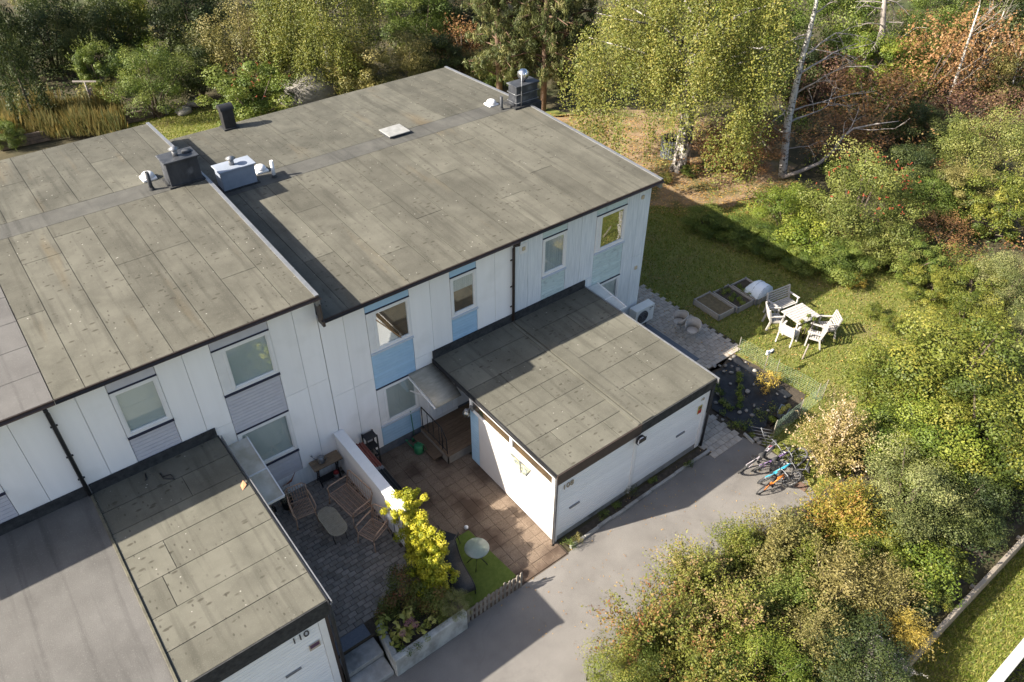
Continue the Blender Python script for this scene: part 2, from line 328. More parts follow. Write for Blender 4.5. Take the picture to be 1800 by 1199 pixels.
def blades(name, poly, n, h, z, m, label, bbox=None, cat='grass', avoid=()):
    p = scatter(poly, n, bbox)
    for a in avoid: p = p[~in_poly(p, a)]
    n = len(p); hh = h*rng.uniform(.35, 1., n); a = rng.uniform(0, 2*np.pi, n); w = .012+.012*rng.random(n)
    lx, ly = rng.normal(0, .55, (2, n))*hh
    V = np.zeros((n,3,3)); V[:,0,:2] = p+np.c_[np.cos(a)*w, np.sin(a)*w]; V[:,1,:2] = p-np.c_[np.cos(a)*w, np.sin(a)*w]; V[:,2,:2] = p+np.c_[lx,ly]
    V[:,:2,2] = z; V[:,2,2] = z+hh
    o = bpy.data.objects.new(name, np_mesh(name, V.reshape(-1,3), 3, rng.random(n))); o.data.materials.append(m); COL.objects.link(o); o['kind'] = 'stuff'; tag(o, label, cat); return o
X['blade'] = leaf_mat('grass_blade', [(.09,.13,.018),(.165,.21,.03),(.24,.25,.05),(.33,.29,.10)], .35)
PATH = [(4.95,1.3),(6.45,1.3),(6.6,-3.0),(5.2,-3.3),(4.2,-3.0),(4.2,-.3)]
BED = [(3.25,-4.5),(4.4,-3.3),(6.2,-3.2),(6.35,-6.0),(5.3,-6.45),(3.5,-6.35)]
LIT = [(9.3,7.2),(11.8,4.9),(14,3.4),(17.5,2.4),(20,5),(12,16)]
blades('grass', LAWN, 90000, .085, -.012, X['blade'], 'short patchy garden grass right of the end house', avoid=(PATH, BED, LIT))
blades('grass', LOWER, 60000, .09, -.62, X['blade'], 'sunlit grass beyond the low wall in the bottom right corner', bbox=(-3,-16.5,12,-12.95))
blades('grass', REAR, 25000, .09, -.01, X['blade'], 'strip of rear lawn seen between the two roofs', bbox=(-4.8,20,3,29))
def litter(name, poly, n, s, z, m, label, cat='fallen leaves', bbox=None):
    p = scatter(poly, n, bbox); a = rng.uniform(0, 2*np.pi, n); ss = s*rng.uniform(.5, 1.2, n)
    V = np.zeros((n,4,3))
    for k in range(4):
        r = ss*(1 if k % 2 == 0 else .55); V[:,k,0] = p[:,0]+r*np.cos(a+k*np.pi/2); V[:,k,1] = p[:,1]+r*np.sin(a+k*np.pi/2); V[:,k,2] = z+.002+.018*rng.random(n)
    o = bpy.data.objects.new(name, np_mesh(name, V.reshape(-1,3), 4, rng.random(n))); o.data.materials.append(m); COL.objects.link(o); o['kind'] = 'stuff'; tag(o, label, cat); return o
X['dryleaf'] = leaf_mat('dry_leaf', [(.20,.10,.03),(.38,.21,.07),(.50,.33,.10),(.30,.15,.06)], .15)
litter('fallen_leaves', [(8,11),(9.3,6.6),(13,2.5),(18,2),(20,10),(14,16)], 9000, .05, -.004, X['dryleaf'], 'dry orange leaves lying under the old birch')
litter('fallen_leaves', LAWN, 2600, .032, .03, X['dryleaf'], 'scattered yellow leaves on the garden lawn')
litter('fallen_leaves', [(-3.3,-5.5),(1.9,-5.5),(3.4,-6.5),(3.4,-8.6),(-5,-9.2),(-6,-6)], 420, .022, .003, X['dryleaf'], 'small dry leaves blown along the driveway edges')

# ---------------------------------------------------------------- paving pieces
def paver_mesh(name, sx, sy, t, bv=.008):
    b = MB(); x, y = sx/2, sy/2
    b.add([(-x,-y,-t),(x,-y,-t),(x,y,-t),(-x,y,-t),(-x,-y,-bv),(x,-y,-bv),(x,y,-bv),(-x,y,-bv),(-x+bv,-y+bv,0),(x-bv,-y+bv,0),(x-bv,y-bv,0),(-x+bv,y-bv,0)],
          [(0,1,5,4),(1,2,6,5),(2,3,7,6),(3,0,4,7),(4,5,9,8),(5,6,10,9),(6,7,11,10),(7,4,8,11),(8,9,10,11)]); return b.mesh(name)
def pave(parent, x0, x1, y0, y1, z, sx, sy, gap, m, bond=True, limit=300, name='paver', inside=None, rot=0., org=None):
    me = paver_mesh(name, sx-gap, sy-gap, .05, .003 if name == 'slab' else .008); me.materials.append(m); spots = []; r = 0; y = y1
    while y > y0+sy*.4:
        x = x0+(sx/2 if bond and r % 2 else 0)-sx*.25
        while x < x1:
            cx, cy = x+sx/2, y-sy/2
            if (inside is None or inside(cx, cy)) and cx > x0 and cx < x1: spots.append((cx, cy))
            x += sx
        y -= sy; r += 1
    spots.sort(key=lambda p: depth((p[0], p[1], z)))
    for cx, cy in spots[:limit]:
        o = bpy.data.objects.new(name, me); COL.objects.link(o); o.parent = parent
        o.location = (cx, cy, z+rnd.uniform(-.003,.004)); o.rotation_euler = (rnd.gauss(0,.006), rnd.gauss(0,.006), rnd.gauss(0,.008))
    if spots[limit:]:
        b = MB(); vs = [tuple(v.co) for v in me.vertices]; fs = [tuple(p.vertices) for p in me.polygons]
        for cx, cy in spots[limit:]: b.add([(v[0]+cx, v[1]+cy, v[2]+z) for v in vs], fs)
        o = b.build('far_pavers', m, parent); o['kind'] = 'stuff'
X['paver'] = mat('grey_paver', (.185,.165,.145), (.255,.23,.20), scale=8, rough=.92, objvar=.22, bump=.35, bscale=80)
X['paverlight'] = mat('light_paver', (.31,.275,.235), (.40,.355,.305), scale=8, rough=.92, objvar=.13, bump=.35, bscale=80)
X['slab'] = mat('aggregate_slab', (.125,.09,.065), (.235,.18,.135), scale=45, detail=3, rough=.9, objvar=.06, bump=.6, bscale=90, c3=(.085,.058,.042), s3=1.1, t3=(.46,.62))
X['slate'] = mat('slate_mat', (.10,.115,.14), (.13,.145,.17), scale=25, rough=.8)
# raised terrace of the left house
PZ = .42
b = MB(); b.box(-9.9,-6.93,-4.98,.06,-.05,PZ-.02); terr = struct(b.build('terrace', X['soil']))
pave(terr, -9.8, -6.97, -4.62, 0.0, PZ, .21, .14, .008, X['paver'])
b = MB(); b.box(-9.66,-8.82,-4.98,-4.63,PZ-.01,PZ+.012); bevel(tag(b.build('door_mat', X['slate']), 'slate blue mat at the top of the concrete steps', 'mat'), .006)
# courtyard slabs
court = bpy.data.objects['court_bed']
pave(court, -6.62, -3.55, -5.85, 0.02, .028, .31, .31, .006, X['slab'], bond=False, name='slab')
# side path and apron
b = MB(); b.quad((4.2,1.6,-.004),(4.2,-3.3,-.004),(5.2,-3.45,-.004),(6.75,-3.05,-.004),(6.45,1.6,-.004)); sp = struct(b.build('side_path', X['soil']))
pave(sp, 4.3, 6.55, -3.3, 1.5, .02, .24, .17, .008, X['paverlight'], inside=lambda x, y: x > 4.3+.0*y and y > -3.25+.0*x)
b = MB(); b.box(4.52,4.98,-2.75,-.36,.022,.05); bevel(tag(b.build('slate_strip', X['slate']), 'long slate blue slab lying on the pavers behind the garage', 'slab'), .006)
b = MB(); b.quad((1.98,-4.5,.0),(1.98,-5.95,.0),(3.4,-5.95,.0),(3.25,-4.5,.0)); ap = struct(b.build('garage_apron', X['soil']))
pave(ap, 2.02, 3.3, -5.9, -4.55, .02, .21, .21, .008, X['paverlight'], bond=True)
# kerb along the bed
kerb = thing('kerb', 'low grey kerb along the weedy strip in front of the garage', 'kerb', (-.6,-5.76,0)); kme = paver_mesh('kerb_stone', .49, .09, .1, .015)
for i in range(11):
    o = inst('kerb_stone', kme, kerb, (-2.55+i*.5+rnd.uniform(-.01,.01), rnd.uniform(-.012,.012)+.012*i/3, .075+rnd.uniform(-.008,.008)), (1,1,1), (rnd.gauss(0,.03),0,rnd.gauss(0,.01)), X['concrete'])
# grass mat in the court
b = MB(); b.prism([(-5.2,-3.74),(-5.06,-5.62),(-6.58,-5.62),(-6.6,-3.72)], .034, .055); tag(b.build('artificial_grass_mat', X['turfmat']), 'green artificial grass rug behind the small picket fence', 'rug')
# steps, planter
b = MB(); b.box(-9.7,-8.78,-5.45,-4.985,0,.30); st = struct(bevel(b.build('steps', X['concrete']), .012))
b = MB(); b.box(-9.7,-8.80,-5.92,-5.455,0,.16); o = bevel(b.build('step', X['concrete'], st), .012)
pl = thing('planter', 'mossy concrete planter wall beside the driveway holding hydrangeas', 'planter', (-7.8,-5.8,0))
X['plantercon'] = mat('stained_concrete', (.42,.43,.41), (.22,.22,.205), scale=3.2, detail=9, rough=.95, bump=.4, bscale=40, stretch=(1,1,.7))
b = MB(); b.box(-8.78,-6.83,-6.02,-5.86,0,.68); bevel(b.build('front_wall', X['plantercon'], pl), .02)
b = MB(); b.prism([(-8.78,-5.863),(-8.62,-5.863),(-8.50,-4.99),(-8.66,-4.99)], 0, .66); bevel(b.build('side_wall', X['plantercon'], pl), .02)
b = MB(); b.prism([(-8.61,-5.86),(-6.83,-5.86),(-6.70,-4.0),(-6.70,-2.9),(-6.95,-3.44),(-7.05,-4.2),(-7.6,-4.7),(-8.49,-5.0)], .0, .5); b.build('soil', X['soil'], pl)
# low retaining wall towards the lower lawn
rw = thing('retaining_wall', 'long low timber and concrete retaining wall below the shrub bank', 'wall', (4,-12.75,0))
X['rwall'] = mat('bleached_board', (.30,.26,.21), (.22,.19,.155), scale=3, stretch=(.5,1,5), rough=.9, objvar=.08)
for i in range(12):
    x = -6+i*2.4; b = MB(); b.box(x+.006, x+2.394, -12.93, -12.83, -.65, .10+rnd.uniform(-.01,.01)); bevel(b.build('board', X['rwall'], rw), .01)
    b = MB(); b.box(x+.1, x+.2, -12.83, -12.74, -.6, .06); b.build('post', X['rwall'], rw)

# ================================================================ row houses
UC = cube_mesh('board')                                   # shared by all siding boards
def ubox(name, parent, x0, x1, y0, y1, z0, z1, m):
    w = WLOC.get(parent.name, (0,0,0))
    return inst(name, UC, parent, ((x0+x1)/2-w[0], (y0+y1)/2-w[1], (z0+z1)/2-w[2]), (abs(x1-x0), abs(y1-y0), abs(z1-z0)), (0,0,0), m)
def rz_(y): 
    pts = ((-.26,5.68),(6.35,5.93),(7.2,5.90),(11.7,5.74))
    for (a,za),(b_,zb) in zip(pts, pts[1:]):
        if y <= b_: return za+(zb-za)*(y-a)/(b_-a)
    return pts[-1][1]
def strip(parent, x0, x1, y0, y1, dz, m, zf=rz_, name='felt_strip', h=.012, gap=.007, lift=None):
    l = h+(rnd.uniform(0,.004) if lift is None else lift); b = MB(); x0 += gap; x1 -= gap; y0 += gap; y1 -= gap
    za, zb = zf(y0)+dz+.002, zf(y1)+dz+.002
    b.add([(x0,y0,za),(x1,y0,za),(x1,y1,zb),(x0,y1,zb),(x0,y0,za+l),(x1,y0,za+l),(x1,y1,zb+l),(x0,y1,zb+l)], [(3,2,1,0),(4,5,6,7),(0,1,5,4),(1,2,6,5),(2,3,7,6),(3,0,4,7)])
    return b.build(name, m, parent)
def window(par, a, b_, z0, z1, side=0., inner='blind', sill='white', openw=False, yo=0.):
    t = .075; w = MB(); L = a+side
    w.box(a, a+t, -.02+yo, .07+yo, z0, z1).box(b_-t, b_, -.02+yo, .07+yo, z0, z1).box(a+t, b_-t, -.0205+yo, .0705+yo, z1-t, z1).box(a+t, b_-t, -.0205+yo, .0705+yo, z0, z0+t)
    if side: w.box(a+t, L+.0, -.004+yo, .06+yo, z0+t, z1-t); w.box(L, L+t*.8, -.0215+yo, .0715+yo, z0+t, z1-t)
    f = w.build('window', X['white_trim'], par); x0 = L+(t*.8 if side else t)
    if side == 0: x0 = a+t
    zz0, zz1, xx1 = z0+t, z1-t, b_-t
    if openw:
        q = MB(); q.box(x0, xx1, .052, .057, zz0, zz1); q.build('room', X['roomwood'], f)
        q = MB(); q.add([(x0,.046,zz0),(xx1-.3,.046,zz0),(x0,.046,zz1-.22),(x0,.05,zz0),(xx1-.3,.05,zz0),(x0,.05,zz1-.22)], [(0,1,2),(5,4,3),(0,3,4,1),(1,4,5,2),(2,5,3,0)]); q.build('drawn_curtain', X['white_trim'], f)
        q = MB(); q.bar((x0,.03,zz1-.2),(xx1-.27,.03,zz0+.02),.03,.07,(0,-1,0)); q.build('wooden_edge', X['orange_wood'], f)
        q = MB(); s_ = .03; q.box(x0,x0+s_,.0,.045,zz0,zz1).box(xx1-s_,xx1,.0,.045,zz0,zz1).box(x0+s_,xx1-s_,.0005,.0445,zz1-s_,zz1).box(x0+s_,xx1-s_,.0005,.0445,zz0,zz0+s_); q.build('sash', X['white_trim'], f)
        q = MB(); q.box(x0+s_,xx1-s_,.008,.012,zz0+s_,zz1-s_); q.build('pane', X['pane'], f)
    else:
        # sash, glass, and the blind or curtain hanging behind it
        q = MB(); s = .03; q.box(x0, x0+s, .0,.045, zz0, zz1).box(xx1-s, xx1, .0,.045, zz0, zz1).box(x0+s, xx1-s, .0005,.0445, zz1-s, zz1).box(x0+s, xx1-s, .0005,.0445, zz0, zz0+s); q.build('sash', X['white_trim'] if inner != 'dark' else X['blackm'], f)
        q = MB(); q.box(x0+s, xx1-s, .018,.024, zz0+s, zz1-s); q.build('pane', X['pane'], f)
        if inner == 'half':
            q = MB(); q.box(x0+s, xx1-s, .046,.05, zz0+(zz1-zz0)*.62, zz1); q.build('blind', X['curtain'], f)
            q = MB(); q.box(x0+s, xx1-s, .052,.057, zz0, zz1); q.build('room', X['roomwood'], f)
        else:
            q = MB(); q.box(x0+s, xx1-s, .052,.058, zz0, zz1); q.build('blind', X['curtain' if inner == 'curtain' else ('room_olive' if inner == 'olive' else 'blind')], f)
    if sill: 
        q = MB(); q.box(a-.01, b_+.01, -.055+yo, .03+yo, z0-.055, z0-.004); q.build('sill', X['navy'] if sill == 'navy' else X['sillgrey'], f)
    return f
X['sillgrey'] = mat('sill_metal', (.52,.57,.63), (.48,.53,.6), rough=.45); X['room_olive'] = mat('olive_curtain', (.15,.135,.03), (.07,.065,.02), scale=3, stretch=(4,4,.5), rough=.9)
def spandrel(par, a, b_, z0, z1, m, bh=.105):
    q = MB(); q.box(a, b_, .03, .06, z0, z1); s = q.build('spandrel', m, par); n = max(1, round((z1-z0)/bh)); h = (z1-z0)/n
    for i in range(n): ubox('board', s, a+.004, b_-.004, .006, .032, z0+i*h+.004, z0+(i+1)*h-.004, m)
    return s
def house(x0, x1, dz, label, wm, sm, cols, edges, roof_x, joints, trans, fm, fmb, sillk, zb=0., rx=None):
    t = thing('row_house', label, 'house', ((x0+x1)/2, 0, 0))
    w = MB(); w.box(x0, x1, .06, 11.3, zb-.05, 5.6+dz); core = w.build('wall', wm, t)
    w = MB(); w.box(x0+.002, x1-.002, .012, .058, zb-.05, .34+dz); w.build('plinth', X['plinth'] if dz == 0 else X['white_worn'], t)
    for a, b_ in edges:
        for z0, z1 in ((.345+dz, 2.965+dz), (2.975+dz, 5.595+dz)): bevel_o = ubox('wall_panel', core, a+.005, b_-.005, 0, .055, z0, z1, wm)
    for c in cols:
        a, b_ = c['x']; sd = c.get('side', 0)
        q = MB(); q.box(a+.004, b_-.004, .004, .055, 5.155+dz, 5.595+dz); l = q.build('lintel_panel', sm, t)
        q = MB(); q.box(a, b_, -.022, .03, 5.125+dz, 5.153+dz); q.build('trim', X['navy'], l)
        window(t, a, b_, 3.83+dz, 5.12+dz, sd, c.get('up', 'blind'), sillk, c.get('open', False))
        if c.get('low', True):
            spandrel(t, a, b_, 2.555+dz, 3.765+dz, sm)
            q = MB(); q.box(a, b_, -.022, .03, 2.525+dz, 2.553+dz); q.build('trim', X['navy'], t)
            window(t, a, b_, 1.16+dz, 2.52+dz, sd if not c.get('lowside') else 0, c.get('dn', 'blind'), sillk)
            spandrel(t, a, b_, .345+dz, 1.1+dz, sm)
        else: spandrel(t, a, b_, 2.3+dz, 3.765+dz, sm)
    # roof: dark slab, felt strips, fascia, gutter
    r0, r1 = roof_x; ys = (-.26, 6.35, 7.2, 11.62); b = MB(); n = len(ys); vs = []
    for x in (r0, r1):
        for y in ys: vs.append((x, y, rz_(y)+dz))
        for y in ys[::-1]: vs.append((x, y, 5.605+dz))
    m_ = 2*n; fs = [tuple(range(m_))[::-1], tuple(range(m_, 2*m_))]+[(i, (i+1) % m_, m_+(i+1) % m_, m_+i) for i in range(m_)]
    b.add(vs, [f[::-1] for f in fs]); roof = b.build('roof', X['black'], t)
    js = [r0]+[j for j in joints if r0 < j < r1]+[r1]
    for i, (a, c) in enumerate(zip(js, js[1:])):
        cuts = [-.25]+sorted(trans.get(i, []))+[6.34]
        for y0, y1 in zip(cuts, cuts[1:]): strip(roof, a, c, y0, y1, dz, fm)
    strip(roof, r0, r1, 6.34, 7.2, dz, X['felt_band'] if fmb is X['felt_back'] else fmb)
    jb = [r0]+[j+.13 for j in joints if r0 < j+.13 < r1]+[r1]
    for i, (a, c) in enumerate(zip(jb, jb[1:])):
        if i % 3 == 1: strip(roof, a, c, 7.2, 9.6, dz, fmb); strip(roof, a, c, 9.6, 11.6, dz, fmb)
        else: strip(roof, a, c, 7.2, 11.6, dz, fmb)
    q = MB(); q.box(r0+.001, r1-.001, -.28, -.262, 5.60+dz, 5.70+dz); q.build('fascia', X['brown_metal'], roof)
    q = MB(); n = 9; prof = [(-.315+.04*math.cos(math.pi+math.pi*k/(n-1)), 5.655+dz+.04*math.sin(math.pi+math.pi*k/(n-1))) for k in range(n)]
    g0, g1 = r0+.001, r1+(.03 if rx else -.001)
    q.add([(g0,y,z) for y, z in prof]+[(g1,y,z) for y, z in prof]+[(g0,y*.0+(-.315+(y+.315)*.86),z*.0+(5.655+dz+(z-5.655-dz)*.86)) for y, z in prof]+[(g1,-.315+(y+.315)*.86,5.655+dz+(z-5.655-dz)*.86) for y, z in prof],
          [(k, k+1, n+k+1, n+k) for k in range(n-1)]+[(2*n+k+1, 2*n+k, 3*n+k, 3*n+k+1) for k in range(n-1)]+[(0,n,3*n,2*n),(n-1,3*n-1,4*n-1,2*n-1)]+[tuple([k for k in range(n)]+[2*n+k for k in range(n-1,-1,-1)])], True)
    q.build('gutter', X['brown_metal'], roof)
    if rx:
        q = MB(); pts = [(y, rz_(y)+dz) for y in ys]
        for (ya, za), (yb, zb_) in zip(pts, pts[1:]):
            q.add([(r1-.085,ya,za-.26),(r1+.012,ya,za-.26),(r1+.012,ya,za+.045),(r1-.085,ya,za+.045),(r1-.085,yb,zb_-.26),(r1+.012,yb,zb_-.26),(r1+.012,yb,zb_+.045),(r1-.085,yb,zb_+.045)], [(0,1,2,3),(7,6,5,4),(3,2,6,7),(1,5,6,2),(0,3,7,4),(0,4,5,1)])
        q.build('verge_trim', rx, roof)
    return t, roof
jR = [-6.05,-5.18,-4.3,-3.42,-2.55,-1.7,.03,.88,1.7,2.58,3.46,4.2]
jL = [-11.86,-10.97,-10.08,-9.2,-8.3,-7.42]
HL, rfL = house(-12.7,-6.78,.70,'white row house with lavender grey spandrels and a dark box chimney, second from left', X['white'], X['lav'],
    [dict(x=(-11.52,-10.53), low=False), dict(x=(-9.33,-7.97), side=.22, up='blind', lowside=True)],
    [(-12.7,-12.11),(-12.11,-11.525),(-10.525,-9.93),(-9.93,-9.335),(-7.965,-7.36),(-7.36,-6.785)], (-12.45,-6.74), jL,
    {0:[2.8],1:[4.9],2:[5.7],3:[3.6],4:[3.62],5:[1.63]}, X['felt'], X['felt_back'], 'navy', .42, X['galv'])
HB, rfB = house(-6.775,-.82,0.,'white row house with light blue panels between two downpipes', X['white'], X['blue'],
    [dict(x=(-5.53,-4.25), side=.2, open=True), dict(x=(-2.97,-2.11), up='half', low=False)],
    [(-6.77,-6.14),(-6.14,-5.535),(-4.245,-3.61),(-3.61,-2.975),(-2.105,-1.47),(-1.47,-.825)], (-6.735,-.82), jR,
    {0:[],1:[2.1],2:[4.4],3:[1.2],4:[3.4],5:[2.2],6:[]}, X['felt'], X['felt_back'], 'white')
HG, rfG = house(-.815,4.66,0.,'weathered grey-white end row house with pale mint boards', X['white_worn'], X['mint'],
    [dict(x=(.26,1.18), up='curtain', low=False), dict(x=(2.36,3.62), side=.16, up='olive')],
    [(-.81,-.28),(-.28,.255),(1.185,1.77),(1.77,2.355),(3.625,4.14),(4.14,4.655)], (-.818,4.82), jR,
    {0:[3.9],1:[1.7],2:[5.3],3:[2.4],4:[],5:[4.8],6:[2.6]}, X['felt'], X['felt_back'], 'white', 0., X['galv'])
HA, rfA = house(-18.7,-12.705,.70,'white row house at the left edge with smooth pale grey roof felt', X['white'], X['lav'],
    [dict(x=(-17.2,-16.2), low=False), dict(x=(-15.15,-13.98), low=False)],
    [(-18.7,-17.9),(-17.9,-17.205),(-16.195,-15.7),(-15.7,-15.155),(-13.975,-13.36),(-13.36,-12.705)], (-18.7,-12.455), [-17.5,-16.4,-15.2,-14.0],
    {0:[2,4],1:[2,4],2:[.9,2.6,4.4],3:[.4,2.1,3.7],4:[.75,1.75,2.75,3.8,4.9]}, X['felt_grey'], X['felt_grey'], 'navy', .42)
# step between the two roofs: the higher house's flank above the lower roof
q = MB(); q.box(-6.776,-6.742,-.30,-.03,5.52,6.15); q.build('corner_board', X['brown_metal'], HL)
q = MB(); q.box(-6.80,-6.735,-.37,-.27,5.56,5.70); q.build('gutter_end', X['brown_metal'], HB)
def downpipe(par, x, ztop, zbot, m, kink=True):
    q = MB(); q.tube([(x,-.315,ztop+.02),(x,-.31,ztop-.06),(x,-.1,ztop-.2),(x,-.075,ztop-.3),(x,-.075,zbot)], .043, 8); q.build('downpipe', m, par)
    for z in (ztop-.7, (ztop+zbot)/2-.2, zbot+.5):
        q = MB(); q.box(x-.07,x+.07,-.03,.0,z-.015,z+.015); q.build('pipe_bracket', m, par)
downpipe(HB, -.86, 5.6, 2.78, X['brown_metal']); downpipe(HL, -12.78+.12, 6.3, 3.5, X['blackm'])
# vents and wall marks on the end house
def vent(par, x, z, big):
    q = MB()
    if big: q.box(x-.14,x+.14,-.012,-.001,z-.16,z+.16)
    q2 = MB(); q2.box(x-.05,x+.05,-.035,-.013 if big else -.001,z-.06,z+.06); q2.build('wall_vent', mat('beige_vent', (.55,.45,.30)), par)
    if big: q.build('vent_plate', X['white_trim'], par)
vent(HG,-.46,5.12,True); vent(HG,4.28,5.16,False); vent(HG,4.36,2.5,False)

# ---------------------------------------------------------------- roof furniture
X['chimdark'] = mat('dark_chimney_sheet', (.030,.033,.040), (.055,.058,.065), scale=3, rough=.5, stretch=(1,1,.4), c3=(.10,.105,.115), s3=2.5)
X['chimblue'] = mat('blue_grey_chimney_sheet', (.27,.30,.36), (.22,.25,.30), scale=3, rough=.5)
X['dome'] = mat('white_dome_plastic', (.80,.80,.80), (.70,.70,.72), rough=.35)
def chimney(par, x0, x1, y0, y1, z0, z1, m, capm, cowl=None, lab=None):
    q = MB(); q.box(x0,x1,y0,y1,z0,z1); c = bevel(q.build('chimney', m, par), .012); 
    if lab: c['label'] = lab
    q = MB(); q.box(x0-.05,x1+.05,y0-.06,y1+.06,z1+.001,z1+.045); bevel(q.build('cap', capm, c), .01)
    q = MB(); q.box(x0-.06,x1+.06,y0-.06,y1+.06,z0-.05,z0+.09); q.build('flashing', X['black'], c)
    cx, cy = (x0+x1)/2, (y0+y1)/2
    if cowl == 'hat':
        q = MB(); q.lathe([(.075,0),(.075,.17)], (cx-.05,cy,z1+.045), 14); q.lathe([(.14,.19),(.15,.2),(.02,.265),(0,.268)], (cx-.05,cy,z1+.045), 16); q.lathe([(.02,.17),(.02,.2)], (cx-.05,cy,z1+.045), 6); q.build('cowl', X['galv'], c)
    return c
c = chimney(HL, -7.74,-6.86,6.4,6.95,6.6,7.36, X['chimdark'], X['chimdark'], 'hat')
q = MB(); q.lathe([(.13,0),(.13,.03)], (-7.02,6.75,7.406), 14); q.build('flue_lid', X['chimdark'], c)
c = chimney(HB, -6.3,-5.28,6.66,7.16,5.88,6.54, X['chimblue'], X['chimblue'], 'hat')
c = chimney(HG, 4.22,5.18,6.3,6.76,5.5,6.68, X['chimdark'], X['chimdark'], None)
q = MB(); q.lathe([(.08,.0),(.08,.08),(.13,.11),(.185,.2),(.195,.28),(.17,.37),(.09,.44),(0,.46)], (4.7,6.53,6.725), 16); q.build('cowl', X['chrome'], c)
q = MB()
for k in range(14):
    a = 2*math.pi*k/14; q.tube([(4.7+r*math.cos(a),6.53+r*math.sin(a),6.725+z) for r, z in ((.135,.11),(.19,.2),(.2,.28),(.175,.37))], .008, 4)
q.build('cowl_vanes', X['galv'], c)
q = MB()
for z in (6.12, 6.42): q.tube([(4.19,6.27,z),(5.21,6.27,z),(5.21,6.79,z),(4.19,6.79,z)], .012, 5, closed=True)
q.build('strap', X['galv'], c)
q = MB(); q.tube([(4.4,6.24,5.9),(4.4,6.24,7.2)], .018, 6); q.build('mast', X['galv'], c)
q = MB(); q.box(4.1,5.28,6.18,6.9,5.55,6.0); q.build('chimney_base', X['black'], c)
def dome(par, x, y, z):
    q = MB(); q.box(x-.2,x+.2,y-.2,y+.2,z,z+.08); d = bevel(q.build('roof_dome', X['dome'], par), .03,2)
    q = MB(); q.lathe([(.185,.08),(.18,.13),(.13,.19),(.06,.215),(0,.22)], (x,y,z), 18); q.build('dome_shell', X['dome'], d)
dome(HL,-8.05,7.45,6.6); dome(HB,-4.9,7.35,5.9); dome(HG,3.75,7.15,5.9)
def stack(par, x, y, z, h, m, m2=None):
    q = MB(); q.lathe([(.055,0),(.055,h),(.045,h),(.045,h-.1)], (x,y,z), 12); o = q.build('vent_pipe', m, par)
    q = MB(); q.lathe([(.1,0),(.085,.02),(.065,.1)], (x,y,z), 12); q.build('pipe_collar', X['black'], o)
stack(HL,-8.2,6.68,6.62,.55,X['chimdark']); stack(HB,-4.75,6.68,5.92,.55,X['dome']); stack(HG,3.75,6.55,5.92,.5,X['chimdark'])
# square hatch and tall black vent hood
q = MB(); q.box(-.6,.13,6.86,7.5,5.88,6.0); d = q.build('roof_hatch', X['chimdark'], HB)
q = MB(); q.box(-.64,.17,6.82,7.54,6.001,6.03); bevel(q.build('hatch_lid', mat('pale_lid', (.30,.30,.29), (.22,.22,.21), scale=5, rough=.6), d), .015)
q = MB(); q.box(-4.52,-4.12,11.1,11.44,5.7,6.45); d = bevel(q.build('vent_hood', X['blackm'], HB), .01)
q = MB(); n = 10; vs = []
for x in (-4.55,-4.09):
    for k in range(n+1): a = math.pi*k/n; vs.append((x, 11.27+.2*math.cos(a), 6.45+.16*math.sin(a)))
q.add(vs, [(k, k+1, n+2+k, n+1+k) for k in range(n)]+[tuple(range(n+1)), tuple(range(2*n+1, n, -1))], False); q.build('hood_top', X['blackm'], d)
q = MB(); q.box(-4.58,-4.06,11.04,11.5,5.76,5.83); q.build('flashing', X['black'], d)

# ================================================================ garages
def garage_roof(t, x0, x1, y0, z, joints, fm, m, cross=None, name='roof'):
    q = MB(); q.box(x0, x1, y0, .0, z-.16, z); r = q.build(name, X['black'], t); zf = lambda y: z
    js = [y0]+joints+[0.0]
    for i, (a, c) in enumerate(zip(js, js[1:])):
        cs = [x0]+sorted((cross or {}).get(i, []))+[x1]
        for u, v in zip(cs, cs[1:]): strip(r, u, v, a, c, 0., fm, zf)
    q = MB(); q.box(x0+.002, x1-.002, -.05, -.012, z+.016, z+.29); q.build('upstand', X['black'], r)
    return r
def fascia(r, x0, x1, y, z0, z1, m):
    q = MB(); q.box(x0, x1, y-.03, y-.002, z0, z1); return q.build('fascia', m, r)
X['groove'] = mat('shadow_groove', (.30,.30,.30))
def boarded(t, name, x0, x1, yf, z0, z1, m, bh, handle=None):
    """a boarded up-and-over door: backing, boards, handle plate"""
    q = MB(); q.box(x0, x1, yf+.02, yf+.06, z0, z1); d = q.build(name, X['groove'], t); n = round((z1-z0)/bh); h = (z1-z0)/n
    for i in range(n): ubox('board', d, x0+.002, x1-.002, yf, yf+.024, z0+i*h+.005, z0+(i+1)*h-.005, m)
    if handle: q = MB(); q.box(handle[0]-.17, handle[0]+.17, yf-.03, yf-.001, handle[1]-.025, handle[1]+.03); q.build('handle', X['galv'], d)
    return d
ZG = 2.70; GF = -5.38
G1 = thing('garage', 'white boarded garage numbered 108 with a brown fascia', 'garage', (-2.2,-3.6,0))
G2 = thing('garage', 'white garage with a round lamp and a black fascia, right half of the pair', 'garage', (.6,-3.6,0))
r1 = garage_roof(G1, -3.69, -.86, GF-.05, ZG, [-4.75,-4.2,-3.38,-2.68,-1.7,-.8], X['felt_gar'], None, {0:[-1.6],1:[-2.9],3:[-2.0],4:[-2.6]})
r2 = garage_roof(G2, -.855, 2.03, GF-.05, ZG, [-4.15,-3.33,-2.5,-1.65,-.8], X['felt_gar'], None, {0:[-.3],1:[.9],2:[-.5],3:[-.46],4:[.6]})
strip(r1, -.98, -.88, GF-.04, -.06, .018, X['felt_gar'], lambda y: ZG); strip(r2, -.86+.02, -.42, GF-.04, -.06, .018, X['felt_gar'], lambda y: ZG)
fascia(r1, -3.71, -.86, GF-.05, 2.36, ZG+.012, X['brown_metal']); fascia(r2, -.855, 2.04, GF-.05, 2.38, ZG+.012, X['black'])
